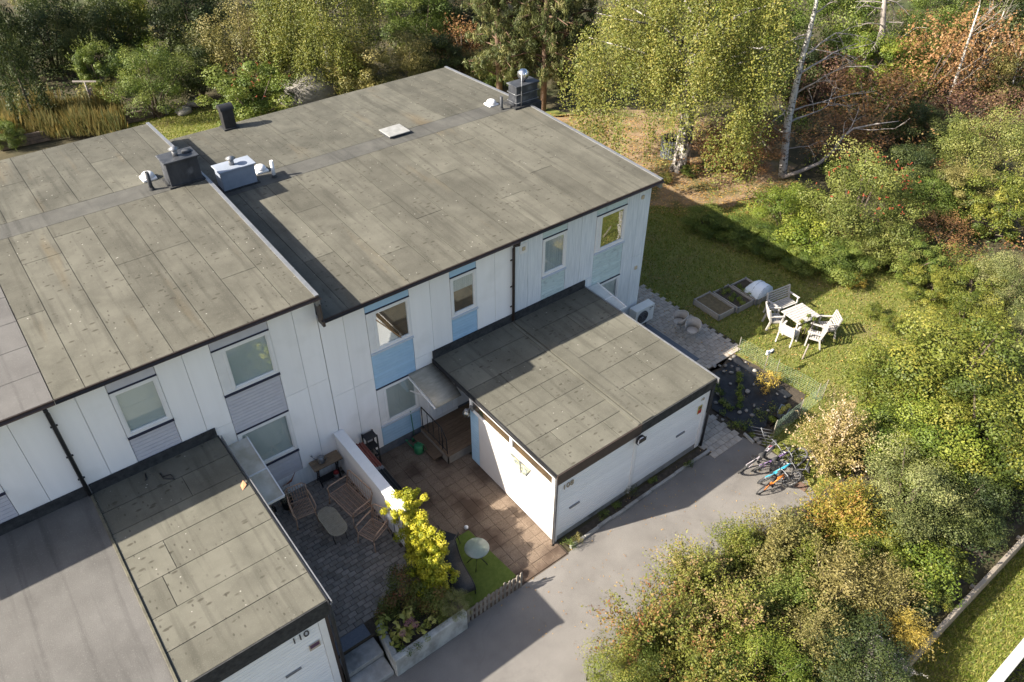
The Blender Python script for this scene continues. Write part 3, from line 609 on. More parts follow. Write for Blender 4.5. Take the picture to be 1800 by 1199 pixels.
q = MB(); q.box(-3.712,-3.692,GF-.05,-.0,2.56,ZG+.02); q.build('side_fascia', X['blackm'], r1)
q = MB(); q.tube([(-3.725,GF-.05,2.69),(-3.725,-.05,2.69)], .016, 6); q.build('gutter', X['blackm'], r1)
q = MB(); q.box(2.032,2.075,GF-.14,-.02,2.55,ZG+.035); q.build('side_fascia', X['galv'], r2)
q = MB(); q.box(-3.6,-.855,GF+.06,-1.75,.0,2.54); w1 = q.build('wall', X['white_trim'], G1)
q = MB(); q.box(-.85,1.93,GF+.06,-1.75,.0,2.52); w2 = q.build('wall', X['white_trim'], G2)
q = MB(); q.box(-3.64,-.857,GF+.01,GF+.058,-.02,.16); q.build('plinth', X['concrete'], G1); q = MB(); q.box(-.853,1.95,GF+.01,GF+.058,-.02,.2); q.build('plinth', X['concrete'], G2)
boarded(G1, 'garage_door', -3.55, -.97, GF, .18, 2.4, X['white_board'], .1, (-3.0,1.05)); boarded(G2, 'garage_door', -.83, 1.78, GF+.0, .22, 2.38, X['white_board'], .1, (.95,1.15))
for t, xa, xb in ((G1,-3.65,-3.553),(G1,-.965,-.86),(G2,1.785,1.93)):
    q = MB(); q.box(xa, xb, GF-.02, GF+.055, .0 if t is G1 else .05, 2.45); q.build('corner_trim', X['white_trim'], t)
# side wall of the court: smooth white sheet, blue boards at the back, two clerestory windows
xs = -3.602
q = MB(); q.box(xs-.05,xs-.002,GF+.06,-2.12,.06,2.06); side = q.build('side_panel', mat('offwhite_render', (.60,.575,.56), (.56,.535,.52), scale=2, rough=.8), G1)
q = MB(); q.box(xs-.03,xs-.002,-2.115,-1.74,.06,2.06); bb = q.build('blue_siding', X['blue'], G1)
for i in range(19): ubox('board', bb, xs-.055, xs-.031, -2.112, -1.745, .07+i*.105, .165+i*.105, X['blue'])
q = MB(); q.box(xs-.07,xs-.002,GF+.06,-1.74,2.062,2.12).box(xs-.07,xs-.002,GF+.06,-1.74,2.46,2.53)
for y in (GF+.06,-3.62,-1.84): q.box(xs-.068,xs-.002,y,y+.1,2.12,2.46)
cl = q.build('clerestory', X['white_trim'], G1)
q = MB(); q.box(xs-.02,xs-.003,GF+.16,-3.62,2.12,2.46).box(xs-.02,xs-.003,-3.52,-1.84,2.12,2.46); q.build('lit_wood', X['roomwood'], cl)
for ya, yb in ((GF+.16,-3.62),(-3.52,-1.84)): q = MB(); q.box(xs-.045,xs-.04,ya,yb,2.12,2.46); q.build('pane', X['pane'], cl)
q = MB(); q.tube([(xs-.09,GF-.04,2.6),(xs-.09,GF-.04,.08),(xs-.14,GF-.08,.02)], .04, 8); q.build('downpipe', X['blackm'], G1)
q = MB(); q.tube([(1.99,GF-.06,2.5),(1.99,GF-.06,.06)], .04, 8); q.build('downpipe', X['blackm'], G2)
# lamps
def globe_lamp():
    t = thing('globe_lamp', 'clear globe lamp at the courtyard corner of the garage', 'lamp', (-3.86,-1.86,2.1))
    q = MB(); q.blob((0,0,0),(.11,.11,.11),14,10,0); g = q.build('globe', glass_mat('globe_glass', (.85,.85,.82), .9), t, False)
    q = MB(); q.lathe([(.05,.1),(.06,.14),(.02,.16)], (0,0,0), 10).tube([(0,0,.15),(.16,0,.1)], .015, 6).box(.15,.2,-.05,.05,.02,.18); q.build('bracket', X['galv'], t, False)
    q = MB(); q.blob((0,0,.02),(.04,.04,.06),8,6,0); q.build('bulb', X['dome'], t, False)
globe_lamp()
t = thing('bulkhead_lamp', 'round bulkhead lamp between the two garage doors', 'lamp', (-.9,GF-.09,2.2))
def disc(r, y0, y1, n=18): 
    b = MB(); vs = [(r*math.cos(2*math.pi*k/n), y, r*math.sin(2*math.pi*k/n)) for y in (y0,y1) for k in range(n)]
    b.add(vs, [tuple(range(n)), tuple(range(2*n-1,n-1,-1))]+[(k,n+k,n+(k+1) % n,(k+1) % n) for k in range(n)]); return b
disc(.15,-.06,-.002).build('housing', X['blackm'], t, False); disc(.125,-.1,-.061).build('diffuser', X['dome'], t, False)
q = MB(); q.box(-.128,.128,-.115,-.101,-.005,.13); q.build('eyelid', X['blackm'], t, False)
# house numbers
def text(s, size, loc, rot, m, parent, name='number', ext=.006):
    cu = bpy.data.curves.new(name, 'FONT'); cu.body = s; cu.size = size; cu.extrude = ext; cu.align_x = 'CENTER'
    tmp = bpy.data.objects.new('tmp', cu); COL.objects.link(tmp); bpy.context.view_layer.update()
    me = bpy.data.meshes.new_from_object(tmp.evaluated_get(bpy.context.evaluated_depsgraph_get())); bpy.data.objects.remove(tmp)
    o = bpy.data.objects.new(name, me); COL.objects.link(o); o.data.materials.clear(); o.data.materials.append(m); o.parent = parent
    w = WLOC.get(parent.name, (0,0,0)); o.location = (loc[0]-w[0], loc[1]-w[1], loc[2]-w[2]); o.rotation_euler = rot; return o
X['numb'] = mat('bronze_number', (.33,.27,.18), (.28,.23,.16), rough=.5); X['numbdark'] = mat('dark_number', (.06,.055,.055))
text('108', .25, (-3.28,GF-.02,1.97), (R_(90),0,0), X['numb'], G1)
text('10', .14, (1.66,GF-.02,2.05), (R_(90),0,0), X['numb'], G2)
sg = thing('warning_sign', 'small red and yellow sign on the right garage', 'sign', (1.62,GF-.012,1.72))
q = MB(); q.box(-.08,.08,-.012,-.0005,-.15,.15); q.build('plate', mat('sign_yellow', (.50,.40,.12)), sg, False)
q = MB(); q.box(-.07,.07,-.016,-.0125,-.14,.0); q.build('red_field', mat('sign_red', (.45,.04,.03)), sg, False)
q = MB(); q.box(-.05,.05,-.0165,-.0125,.03,.12); q.build('picture', mat('sign_brown', (.12,.09,.06)), sg, False)
# pennant on the court wall
pn = thing('bunting', 'small patterned pennant cloth hung on the white court wall', 'bunting', (xs-.06,-3.95,1.9))
q = MB(); q.add([(-.02,.42,.0),(-.03,0,.03),(-.05,-.25,-.33),(-.045,.12,-.2),(-.02,-.45,.06)],[(0,1,3),(1,2,3),(1,4,2)]); q.build('cloth', mat('pennant_cloth', (.55,.50,.28), (.15,.17,.16), scale=9, lo=.45, hi=.52), pn, False)
q = MB(); q.tube([(-.03,-.05,.04),(-.06,-.12,-.32)], .012, 5); q.build('dark_strip', X['navy'], pn, False)

# left garage pair
ZH = 3.46; HF = -5.5
G3 = thing('garage', 'white garage numbered 110 with grey felt roof beside the terrace', 'garage', (-11.2,-3.6,0))
G4 = thing('garage', 'garage with smooth taupe roof in the bottom left corner', 'garage', (-15.5,-3.6,0))
r3 = garage_roof(G3, -12.6, -9.76, HF-.06, ZH, [-4.76,-3.93,-3.08,-2.23,-1.45,-.75], X['felt_gar'], None, {2:[-12.1],3:[-11.8],5:[-10.88]})
r4 = garage_roof(G4, -18.6, -12.62, HF-.06, ZH+.01, [], X['felt_taupe'], None, {})
q = MB(); q.box(-12.66,-12.6,HF-.1,-.06,ZH+.02,ZH+.05); bevel(q.build('felt_seam', mat('lichen_seam', (.12,.112,.08), (.06,.056,.045), scale=5, lo=.4, hi=.65), r4), .01)
fascia(r3, -12.59, -9.76, HF-.06, 3.0, ZH+.012, X['black']); fascia(r4, -18.6, -12.592, HF-.06, 3.0, ZH+.012, X['black'])
q = MB(); q.box(-9.757,-9.735,HF-.14,-.0,3.2,ZH+.01); q.build('side_fascia', X['blackm'], r3)
q = MB(); q.box(-9.70,-9.675,HF-.14,-.05,ZH-.07,ZH+.0); q.box(-9.734,-9.702,HF-.14,-.05,ZH-.10,ZH-.07); q.build('gutter', X['galv'], r3)
q = MB(); q.box(-12.598,-9.85,HF+.06,-1.75,-.1,3.28); q.build('wall', X['white_trim'], G3)
q = MB(); q.box(-18.6,-12.602,HF+.06,-1.75,-.1,3.28); q.build('wall', X['white_trim'], G4)
boarded(G3, 'garage_door', -12.5, -10.02, HF, .4, 3.05, X['white_board'], .105, (-10.75,1.75)); boarded(G4, 'garage_door', -18.5, -12.7, HF, .4, 3.05, X['white_board'], .105)
q = MB(); q.box(-10.015,-9.87,HF-.02,HF+.055,.1,3.05); q.build('corner_trim', X['white_trim'], G3)
q = MB(); q.box(-9.868,-9.80,HF-.02,-1.75,.0,3.2); q.build('side_wall', X['brown_metal'], G3)
q = MB(); q.tube([(-9.735,HF-.06,3.42),(-9.74,HF-.06,.2)], .045, 8); q.build('downpipe', X['blackm'], G3)
text('110', .26, (-10.42,HF-.02,2.66), (R_(90),0,0), X['numbdark'], G3)
sg = thing('notice_plate', 'small purple and beige notice on garage 110', 'sign', (-10.2,HF-.012,2.2))
q = MB(); q.box(-.12,.12,-.012,-.0005,-.1,.1); q.build('plate', mat('notice_beige', (.45,.38,.30)), sg, False)
q = MB(); q.box(-.10,.10,-.016,-.0125,-.03,.085); q.build('print', mat('notice_purple', (.10,.05,.09)), sg, False)
# loose cable on the left garage roof
cb = MB(); cb.tube([at(285,838,ZH+.03),at(300,834,ZH+.04),at(307,842,ZH+.03),at(288,841,ZH+.03),at(281,832,ZH+.03)], .014, 5); cb.tube([at(255,832,ZH+.03),at(258,842,ZH+.03),at(255,845,ZH+.02)], .016, 5)
tag(cb.build('cable', X['blackm']), 'short black cable loop lying on the left garage roof', 'cable')
lf = MB(); p = at(428,855,ZH+.02); lf.add([p+np.array((-.06,-.1,.0)), p+np.array((.07,-.02,.03)), p+np.array((.05,.12,.06)), p+np.array((-.05,.04,.02))], [(0,1,2,3)]); tag(lf.build('dry_leaf', mat('orange_leaf', (.62,.26,.14))), 'single large orange leaf on the left garage roof edge', 'leaf')

# ================================================================ canopies, porch, court
X['canopy_b'] = mat('taupe_ribbed_sheet', (.36,.335,.28), (.28,.26,.215), scale=4, stretch=(1,3,1), rough=.5, metal=.2)
X['polyc'] = mat('dirty_polycarbonate', (.66,.61,.52), (.46,.41,.31), scale=2.5, detail=7, rough=.35)
cn = thing('door_canopy', 'taupe ribbed sheet canopy over the blue house porch', 'canopy', (-4.1,-.6,2.4))
b = MB(); n = 14; vs = []; 
for i in range(n+1):
    y = -.01-1.36*i/n; z = 2.56-.12*(i/n)-.14*max(0,(i/n-.72)/.28)**2
    for x in (-4.52,-3.68): vs.append((x,y,z))
b.add(vs, [(2*i,2*i+1,2*i+3,2*i+2) for i in range(n)], True); o = b.build('roof_sheet', X['canopy_b'], cn); o.modifiers.new('thick','SOLIDIFY').thickness = .02
for i in range(8):
    x = -4.48+i*.11; b = MB(); b.tube([(x, v[1], v[2]+.012) for v in vs[::2]], .009, 4); b.build('rib', X['canopy_b'], cn)
b = MB(); b.bar((-4.53,0,2.5),(-4.53,-1.36,2.3),.03,.06).bar((-4.5,-.02,1.95),(-4.5,-.9,2.38),.03,.03); b.build('frame', X['white_trim'], cn)
for nm, lab, x0, x1, y1, z0, z1, m in (('door_canopy','stained translucent canopy over the left house door',-9.66,-9.12,-2.0,3.02,2.7,X['polyc']),('door_canopy','clear glazed canopy above the end house door',2.1,2.62,-1.35,2.62,2.45,X['polyg'] if 'polyg' in X else None)):
    if m is None: m = mat('clear_sheet', (.62,.64,.62), (.48,.5,.48), scale=3, rough=.15)
    t = thing(nm, lab, 'canopy', ((x0+x1)/2, y1/2, z1)); L_ = -y1
    b = MB(); b.add([(x0,-.02,z0),(x1,-.02,z0),(x1,y1,z1),(x0,y1,z1),(x0,-.02,z0-.012),(x1,-.02,z0-.012),(x1,y1,z1-.012),(x0,y1,z1-.012)], [(0,3,2,1),(4,5,6,7),(0,1,5,4),(1,2,6,5),(2,3,7,6),(3,0,4,7)][::1]); b.build('sheet', m, t)
    b = MB()
    b.bar((x0,-.02,z0),(x0,y1,z1),.03,.05).bar((x1,-.02,z0),(x1,y1,z1),.03,.05).bar((x0,y1,z1),(x1,y1,z1),.03,.06).bar((x0,y1*.55,(z0+z1)/2-.01),(x1,y1*.55,(z0+z1)/2-.01),.03,.04).bar((x1,-.02,z0-.6),(x1,y1*.9,z1-.02),.025,.025); b.build('frame', X['white_trim'], t)
# porch deck with steps and black railing
dk = thing('porch_deck', 'brown plank porch deck in front of the blue house door', 'deck', (-3.4,-.75,0))
for i in range(11): b = MB(); b.box(-4.3,-2.2,-1.48+i*.132+.004,-1.48+(i+1)*.132-.004,.315,.345); b.build('plank', X['deck'], dk)
for k, (x0, x1) in enumerate(((-4.62,-4.305),)): b = MB(); b.box(x0,x1,-1.2,-.05,.16,.19); b.build('tread', X['deck'], dk)
b = MB(); b.box(-4.3,-4.27,-1.48,-.03,.02,.31).box(-4.3,-2.2,-1.48,-1.45,.02,.312); b.build('skirt', X['woodgrey'], dk)
rl = thing('porch_railing', 'black metal handrail at the left side of the porch deck', 'railing', (-4.26,-.6,.345))
b = MB(); b.tube([(0,.5,0),(0,.5,.88),(0,-.55,.88),(0,-.78,.6),(0,-.78,-.34)], .018, 6); b.build('rail', X['blackm'], rl, False)
for y in (.2,-.1,-.4): b = MB(); b.tube([(0,y,.05),(0,y,.88)], .01, 5); b.build('baluster', X['blackm'], rl, False)
b = MB(); b.tube([(0,.5,.12),(0,-.78,.12)], .011, 5).tube([(0,-.55,0),(0,-.55,.88)], .016, 6); b.build('lower_rail', X['blackm'], rl, False)
fd = MB(); fd.box(-3.95,-2.95,-.03,-.002,.35,2.35); d = fd.build('front_door', X['white_trim'], HB)
for i in range(5): ubox('door_panel', d, -3.9+i*.19,-3.73+i*.19,-.05,-.031,.5,2.2,X['white_board'])
fd = MB(); fd.box(-3.05,-3.0,-.09,-.031,1.3,1.4); fd.build('handle', X['galv'], d)
# divider wall
dv = thing('divider_wall', 'white rendered dividing wall between terrace and courtyard', 'wall', (-6.8,-1.6,0))
b = MB(); b.box(-6.93,-6.70,-3.4,-.01,0,1.72); b.build('wall', X['white'], dv)
b = MB(); b.box(-6.96,-6.67,-3.43,-.008,1.722,1.78); bevel(b.build('coping', X['white_trim'], dv), .01)
ws = thing('wood_shelter', 'low shelter with red and black sheet roof along the dividing wall', 'shelter', (-6.5,-1.6,0))
b = MB(); b.box(-6.69,-6.4,-3.3,-.5,.03,1.3); b.build('box', X['blackm'], ws)
for i, (ya, yb, m) in enumerate(((-.45,-1.5,X['red_metal']),(-1.5,-1.62,X['galv']),(-1.62,-3.35,X['blackm']))):
    b = MB(); vs = []; k = 16
    for j in range(k+1):
        x = -6.665+.33*j/k; z = 1.5-.1*j/k+.018*(1 if (j//2) % 2 else -1)
        vs += [(x,ya,z),(x,yb,z)]
    b.add(vs, [(2*j,2*j+1,2*j+3,2*j+2) for j in range(k)]); b.build('roof_sheet', m, ws)
rk = thing('wood_rack', 'slim tall black rack standing against the white wall', 'rack', (-6.02,-.2,.03))
b = MB(); 
for x in (-.16,.16):
    for y in (-.13,.13): b.bar((x,y,0),(x,y,1.25),.035,.035)
b.build('frame', X['blackm'], rk, False)
for z in (.12,.45,.8,1.2): b = MB(); b.box(-.17,.17,-.14,.14,z,z+.02); b.build('shelf', X['blackm'], rk, False)
for i in range(5): b = MB(); b.tube([(-.1+.05*i,-.1,.5+.06*(i % 2)),(-.1+.05*i,.1,.5+.06*(i % 2))], .03, 7); b.build('log', X['woodgrey'], rk, False)
def watering_can(label, loc, rz, m, s=1.):
    t = thing('watering_can', label, 'watering can', loc, rz); b = MB(); b.lathe([(.10*s,0),(.11*s,.02*s),(.105*s,.2*s),(.07*s,.24*s),(.06*s,.235*s)], (0,0,0), 14); b.build('body', m, t, False)
    b = MB(); b.tube([(.09*s,0,.06*s),(.2*s,0,.16*s),(.27*s,0,.27*s)], [.022*s,.016*s,.012*s], 7).lathe([(.012*s,0),(.035*s,.03*s)], (.27*s,0,.265*s), 8); b.build('spout', m, t, False)
    b = MB(); b.tube([(-.1*s,0,.05*s),(-.19*s,0,.14*s),(-.13*s,0,.27*s),(0,0,.31*s),(.06*s,0,.24*s)], .011*s, 6); b.build('handle', m, t, False)
watering_can('green plastic watering can at the foot of the porch steps', (-4.72,-.55,.03), 2.2, X['greenp'], 1.3)
b = MB(); b.tube([(-4.55,-.06,.03),(-4.58,-.03,1.2)], .012, 6); bt = b.build('broom', X['greenp']); tag(bt, 'thin green broom leaning beside the porch door', 'broom')
b = MB(); b.prism([(-4.67,-.12),(-4.45,-.12),(-4.47,-.05),(-4.65,-.05)], .03, .14); b.build('bristles', X['greenp'], bt)
# terrace furniture -------------------------------------------------
def rattan_seat(name, label, loc, rz, w, cat):
    t = thing(name, label, cat, loc, rz); d, h, hb = .56, .38, .86; W2 = w/2; m = X['rattan']; r = .017
    for sx in (-1,1):
        for y, yo in ((d/2, .03), (-d/2, -.06)): b = MB(); b.tube([(sx*W2, y+yo, 0),(sx*(W2-.03), y, h)], .016, 6); b.build('leg', m, t, False)
        b = MB(); b.tube([(sx*(W2-.03),d/2,h),(sx*(W2+.02),d/2-.01,h+.2),(sx*(W2+.02),d/2-.08,h+.24),(sx*(W2+.01),-.1,h+.25),(sx*(W2-.02),-d/2-.03,h+.27)], .019, 7); b.build('armrest', m, t, False)
    b = MB(); b.tube([(-W2+.03,d/2,h),(W2-.03,d/2,h),(W2-.03,-d/2,h),(-W2+.03,-d/2,h)], r, 6, closed=True); st_ = b.build('seat', m, t, False)
    n = int(w/.042)
    for i in range(n+1):
        x = -W2+.04+(w-.08)*i/n; b = MB(); b.tube([(x,d/2,h+.005),(x,0,h-.015),(x,-d/2,h+.005)], .006, 4); b.build('cane', m, st_, False)
    for j in range(5):
        y = -d/2+d*(j+.5)/5; b = MB(); b.tube([(-W2+.03,y,h+.004),(W2-.03,y,h+.004)], .007, 4); b.build('cane', m, st_, False)
    b = MB(); b.tube([(-W2+.03,-d/2,h),(-W2+.02,-d/2-.1,hb-.06),(-W2+.1,-d/2-.12,hb),(W2-.1,-d/2-.12,hb),(W2-.02,-d/2-.1,hb-.06),(W2-.03,-d/2,h)], r, 6); bk = b.build('backrest', m, t, False)
    n = int(w/.07)
    for i in range(1, n):
        x = -W2+w*i/n; b = MB(); b.tube([(x,-d/2,h),(x,-d/2-.05,h+.2),(x,-d/2-.12,hb)], .007, 4); b.build('cane', m, bk, False)
    for z in (h+.1,h+.2): b = MB(); b.tube([(-W2+.03,-d/2-.06*(z-h)/.25,z),(W2-.03,-d/2-.06*(z-h)/.25,z)], .007, 4); b.build('cane', m, bk, False)
    return t
rattan_seat('rattan_chair', 'rattan armchair by the flower pots, its back to the house', (-8.52,-1.0,PZ), R_(172), .56, 'chair')
rattan_seat('rattan_chair', 'rattan armchair nearest the yellow hedge on the terrace', (-7.42,-2.72,PZ), R_(112), .56, 'chair')
rattan_seat('rattan_sofa', 'two-seat rattan sofa along the white dividing wall', (-7.42,-1.52,PZ), R_(97), 1.12, 'sofa')
t = thing('terrace_table', 'long oval slatted coffee table between the rattan seats', 'table', (-8.12,-1.9,PZ), R_(0))
def stadium(w, l, n=8):
    q = []
    for k in range(n+1): a = math.pi*k/n; q.append((w*math.cos(a), l+w*math.sin(a)))
    for k in range(n+1): a = math.pi+math.pi*k/n; q.append((w*math.cos(a), -l+w*math.sin(a)))
    return q
X['tabletop'] = mat('pale_cane', (.40,.34,.25), (.33,.28,.2), scale=8, rough=.6)
b = MB(); b.tube([(x,y,.44) for x, y in stadium(.24,.27)], .014, 6, closed=True); rim = b.build('rim', X['tabletop'], t, False)
for i in range(15):
    x = -.22+.44*i/14; L_ = .27+math.sqrt(max(0,.24**2-x*x)); b = MB(); b.box(x-.012,x+.012,-L_,L_,.436,.446); b.build('slat', X['tabletop'], rim, False)
for y in (-.2,.2): b = MB(); b.box(-.235,.235,y-.012,y+.012,.447,.453); b.build('cross_bar', X['tabletop'], t, False)
for sx in (-1,1):
    for sy in (-1,1): b = MB(); b.tube([(sx*.1,sy*.2,.43),(sx*.17,sy*.3,.2),(sx*.16,sy*.38,0)], .01, 5); b.build('leg', X['blackm'], t, False)
t = thing('sewing_table', 'wooden topped table on black cast-iron legs against the house wall', 'table', (-7.39,-.22,PZ), R_(-1))
X['tablewood'] = mat('rough_brown_wood', (.26,.185,.12), (.16,.115,.075), scale=4, stretch=(1,7,1), rough=.8, objvar=.1)
for i in range(3): b = MB(); b.box(-.41,.41,-.19+i*.128,-.066+i*.128,.72,.752); b.build('plank', X['tablewood'], t, False)
for sx in (-1,1):
    b = MB(); x = sx*.28; b.tube([(x,-.17,0),(x,-.05,.35),(x,-.15,.72)], .018, 6).tube([(x,.15,0),(x,.05,.35),(x,.15,.72)], .018, 6)
    for z in (.12,.25,.38,.5,.62): b.tube([(x,-.11,z),(x,.1,z+.06)], .01, 5)
    b.build('leg', X['blackm'], t, False)
b = MB(); b.box(-.28,.28,-.1,.1,.1,.13); b.build('treadle', X['blackm'], t, False)
watering_can('grey zinc watering can on the wooden table', (-7.5,-.2,PZ+.753), 2.6, X['galv'], .85)
t = thing('lantern', 'small lantern with a red lid under the wooden table', 'lantern', (-7.2,-.3,PZ)); b = MB(); b.lathe([(.07,0),(.08,.05),(.07,.2)], (0,0,0), 12); b.build('body', X['galv'], t, False); b = MB(); b.lathe([(.08,.2),(.06,.26),(0,.3)], (0,0,0), 12); b.build('lid', mat('red_lid', (.3,.03,.03)), t, False)
bd = thing('bird_ornament', 'rust brown metal bird ornament on the house wall', 'ornament', (-8.42,-.06,PZ+.52))
b = MB(); b.add([(-.22,-.02,-.06),(-.05,-.02,-.02),(.05,-.02,.03),(.14,-.03,.16),(.2,-.03,.24),(.1,-.02,.05),(.05,-.02,-.05),(-.05,-.02,-.07)], [(0,1,7),(1,2,6,7),(2,5,6),(2,3,5),(3,4,5)]); o = b.build('body', mat('rust', (.28,.10,.05), (.2,.07,.04), scale=12), bd, False); o.modifiers.new('t','SOLIDIFY').thickness = .012
b = MB(); b.tube([(-.02,-.02,-.06),(-.03,0,-.2)], .006, 4); b.build('stake', X['blackm'], bd, False)
# white box lamp on a pole behind the hedge
t = thing('grill_box', 'white lidded box on a thin pole at the hedge end', 'grill', (-6.93,-2.95,PZ)); b = MB(); b.box(-.12,.12,-.16,.16,.62,.82); bevel(b.build('lid', X['white_trim'], t, False), .05, 2)
b = MB(); b.tube([(0,0,.02),(0,0,.64)], .014, 6); b.build('pole', X['galv'], t, False); b = MB(); b.lathe([(.1,0),(.08,.05),(.02,.06)], (0,0,0), 12); b.build('foot', X['blackm'], t, False)
# court furniture ---------------------------------------------------
t = thing('bistro_table', 'round glass-topped bistro table on the grass rug', 'table', (-5.62,-4.72,.055)); X['frost'] = mat('frosted_glass', (.40,.48,.40), (.46,.53,.46), scale=20, rough=.12, spec=.6)
X['frost'].node_tree.nodes['Principled BSDF'].inputs['Transmission Weight'].default_value = .55
b = MB(); b.lathe([(.30,.655),(.305,.662),(.30,.67)], (0,0,0), 28); b.build('glass_top', X['frost'], t, False)
b = MB(); b.tube([(.302*math.cos(k*math.pi/14),.302*math.sin(k*math.pi/14),.655) for k in range(28)], .011, 6, closed=True); b.build('rim', X['galv'], t, False)
for k in range(4): a = R_(45+90*k); b = MB(); b.tube([(.28*math.cos(a),.28*math.sin(a),.645),(.03*math.cos(a),.03*math.sin(a),.5),(.03*math.cos(a),.03*math.sin(a),.35),(.26*math.cos(a),.26*math.sin(a),0)], .012, 6); b.build('leg', X['blackm'], t, False)
t = thing('black_chair', 'black woven garden chair half hidden by the yellow hedge', 'chair', (-6.0,-3.86,.045), R_(-60))
b = MB(); b.add([(-.24,.22,.43),(.24,.22,.43),(.25,-.05,.40),(-.25,-.05,.40),(-.25,-.22,.42),(.25,-.22,.42)], [(0,3,2,1),(3,4,5,2)]); o = b.build('seat', X['blackm'], t, False); o.modifiers.new('t','SOLIDIFY').thickness = .03
b = MB(); b.add([(-.25,-.22,.42),(.25,-.22,.42),(.27,-.32,.66),(.2,-.36,.8),(-.2,-.36,.8),(-.27,-.32,.66)], [(0,1,2,5),(5,2,3,4)]); o = b.build('backrest', X['blackm'], t, False); o.modifiers.new('t','SOLIDIFY').thickness = .025
for sx in (-1,1):
    for y in (.22,-.22): b = MB(); b.tube([(sx*.22,y,.42),(sx*.27,y*1.35,0)], .012, 6); b.build('leg', X['blackm'], t, False)
    b = MB(); b.tube([(sx*.26,.2,.42),(sx*.29,.18,.62),(sx*.29,-.15,.64),(sx*.25,-.33,.68)], .013, 6); b.build('armrest', X['blackm'], t, False)
t = thing('lounge_chair', 'low black curved sun lounger beside the grey shrub', 'lounger', (-6.32,-4.75,.045), R_(-12))
prof = [(.62,.72),(.52,.6),(.38,.42),(.2,.32),(0,.33),(-.2,.36),(-.42,.40),(-.58,.36),(-.64,.26)]; X['mesh'] = mat('black_mesh', (.035,.033,.032), (.06,.057,.055), scale=30, rough=.6)
b = MB(); b.add([(x,y,z) for y, z in prof for x in (-.26,.26)], [(2*i,2*i+1,2*i+3,2*i+2) for i in range(len(prof)-1)], True); o = b.build('seat_sling', X['mesh'], t, False); o.modifiers.new('t','SOLIDIFY').thickness = .018
for sx in (-1,1):
    b = MB(); b.tube([(sx*.275,y,z-.01) for y, z in prof], .016, 6); b.build('side_rail', X['blackm'], t, False)
    for y, z in ((.3,.35),(-.5,.37)): b = MB(); b.tube([(sx*.275,y,z),(sx*.29,y+(.12 if y > 0 else -.1),0)], .014, 6); b.build('leg', X['blackm'], t, False)
t = thing('picket_fence', 'short grey picket fence at the edge of the driveway', 'fence', (-5.92,-5.9,0))
for i in range(14):
    x = -.82+i*.122; h = .52+rnd.uniform(-.03,.03)+.1*(i/13); b = MB(); b.prism([(x-.032,-.012),(x+.032,-.012),(x+.032,.012),(x-.032,.012)], .03, h); b.add([(x-.032,-.012,h),(x+.032,-.012,h),(x+.032,.012,h),(x-.032,.012,h),(x,0,h+.04)], [(0,1,4),(1,2,4),(2,3,4),(3,0,4)])
    o = b.build('picket', X['woodgrey'], t, False); o.rotation_euler = (rnd.gauss(0,.03),rnd.gauss(0,.02),0)
for z in (.16,.4): b = MB(); b.box(-.86,.82,.016,.045,z,z+.06); b.build('rail', X['woodgrey'], t, False)
b = MB(); b.blob((-5.22,-3.66,.11),(.06,.06,.06),12,8,0); tag(b.build('ball', X['dome']), 'small white ball at the corner of the grass rug', 'ball')

# ================================================================ garden on the right
X['acwhite'] = mat('cream_white_metal', (.72,.72,.69), (.66,.66,.63), rough=.4)
t = thing('heat_pump', 'white outdoor heat pump unit at the end house corner', 'heat pump', (4.62,-.3,0))
b = MB(); b.box(-.45,.45,-.16,.17,.30,.98); bevel(b.build('casing', X['acwhite'], t, False), .02, 2)
n = 22; g = MB()
for r in (.06,.12,.18,.24): g.tube([(-.1+r*math.cos(2*math.pi*k/n),-.175,.63+r*math.sin(2*math.pi*k/n)) for k in range(n)], .007, 5, closed=True)
for k in range(8): a = math.pi*k/4; g.tube([(-.1,-.178,.63),(-.1+.25*math.cos(a),-.175,.63+.25*math.sin(a))], .005, 4)
g.build('fan_grille', X['galv'], t, False)
d = disc(.25,-.164,-.161,24); d.v = [(x-.1,y,z+.63) for x, y, z in d.v]; d.build('fan_opening', X['blackm'], t, False)
b = MB(); b.bar((-.3,-.2,.02),(-.3,.2,.02),.06,.04).bar((.3,-.2,.02),(.3,.2,.02),.06,.04)
for x in (-.3,.3): b.bar((x,0,.03),(x,0,.30),.05,.05)
b.build('stand', X['galv'], t, False); b = MB(); b.box(.2,.38,-.166,-.161,.86,.89).box(.2,.3,-.166,-.161,.8,.815); b.build('badge', X['navy'], t, False)
X['wicker'] = mat('bleached_wicker', (.50,.47,.43), (.36,.33,.30), scale=50, rough=.8)
def tub_chair(label, loc, rz):
    t = thing('wicker_chair', label, 'chair', loc, rz, 'wicker chairs on the side path'); m = X['wicker']
    b = MB(); b.lathe([(.0,.42),(.22,.42),(.24,.44),(.22,.455),(0,.46)], (0,0,0), 18); b.build('seat', m, t, False)
    b = MB(); vs = []; k = 16
    for i in range(k+1):
        a = R_(-35+250*i/k); h = .62+.2*math.sin(math.pi*i/k)
        vs += [(.24*math.cos(a)*1.0,-.24*math.sin(a)*-1*-1,.44),(.31*math.cos(a),-.31*math.sin(a),h)]
    b.add(vs, [(2*i,2*i+2,2*i+3,2*i+1) for i in range(k)], True); o = b.build('backrest', m, t, False); o.modifiers.new('t','SOLIDIFY').thickness = .022
    b = MB(); b.tube(vs[1::2], .02, 6); b.build('rim', m, t, False)
    for k in range(4): a = R_(45+90*k); b = MB(); b.tube([(.18*math.cos(a),.18*math.sin(a),.43),(.25*math.cos(a),.25*math.sin(a),0)], .014, 6); b.build('leg', m, t, False)
    t.scale = (.85,.85,.92)
tub_chair('bleached wicker tub chair nearer the heat pump', (5.55,-1.25,.02), R_(60)); tub_chair('bleached wicker tub chair farther from the heat pump', (5.55,-1.85,.02), R_(120))
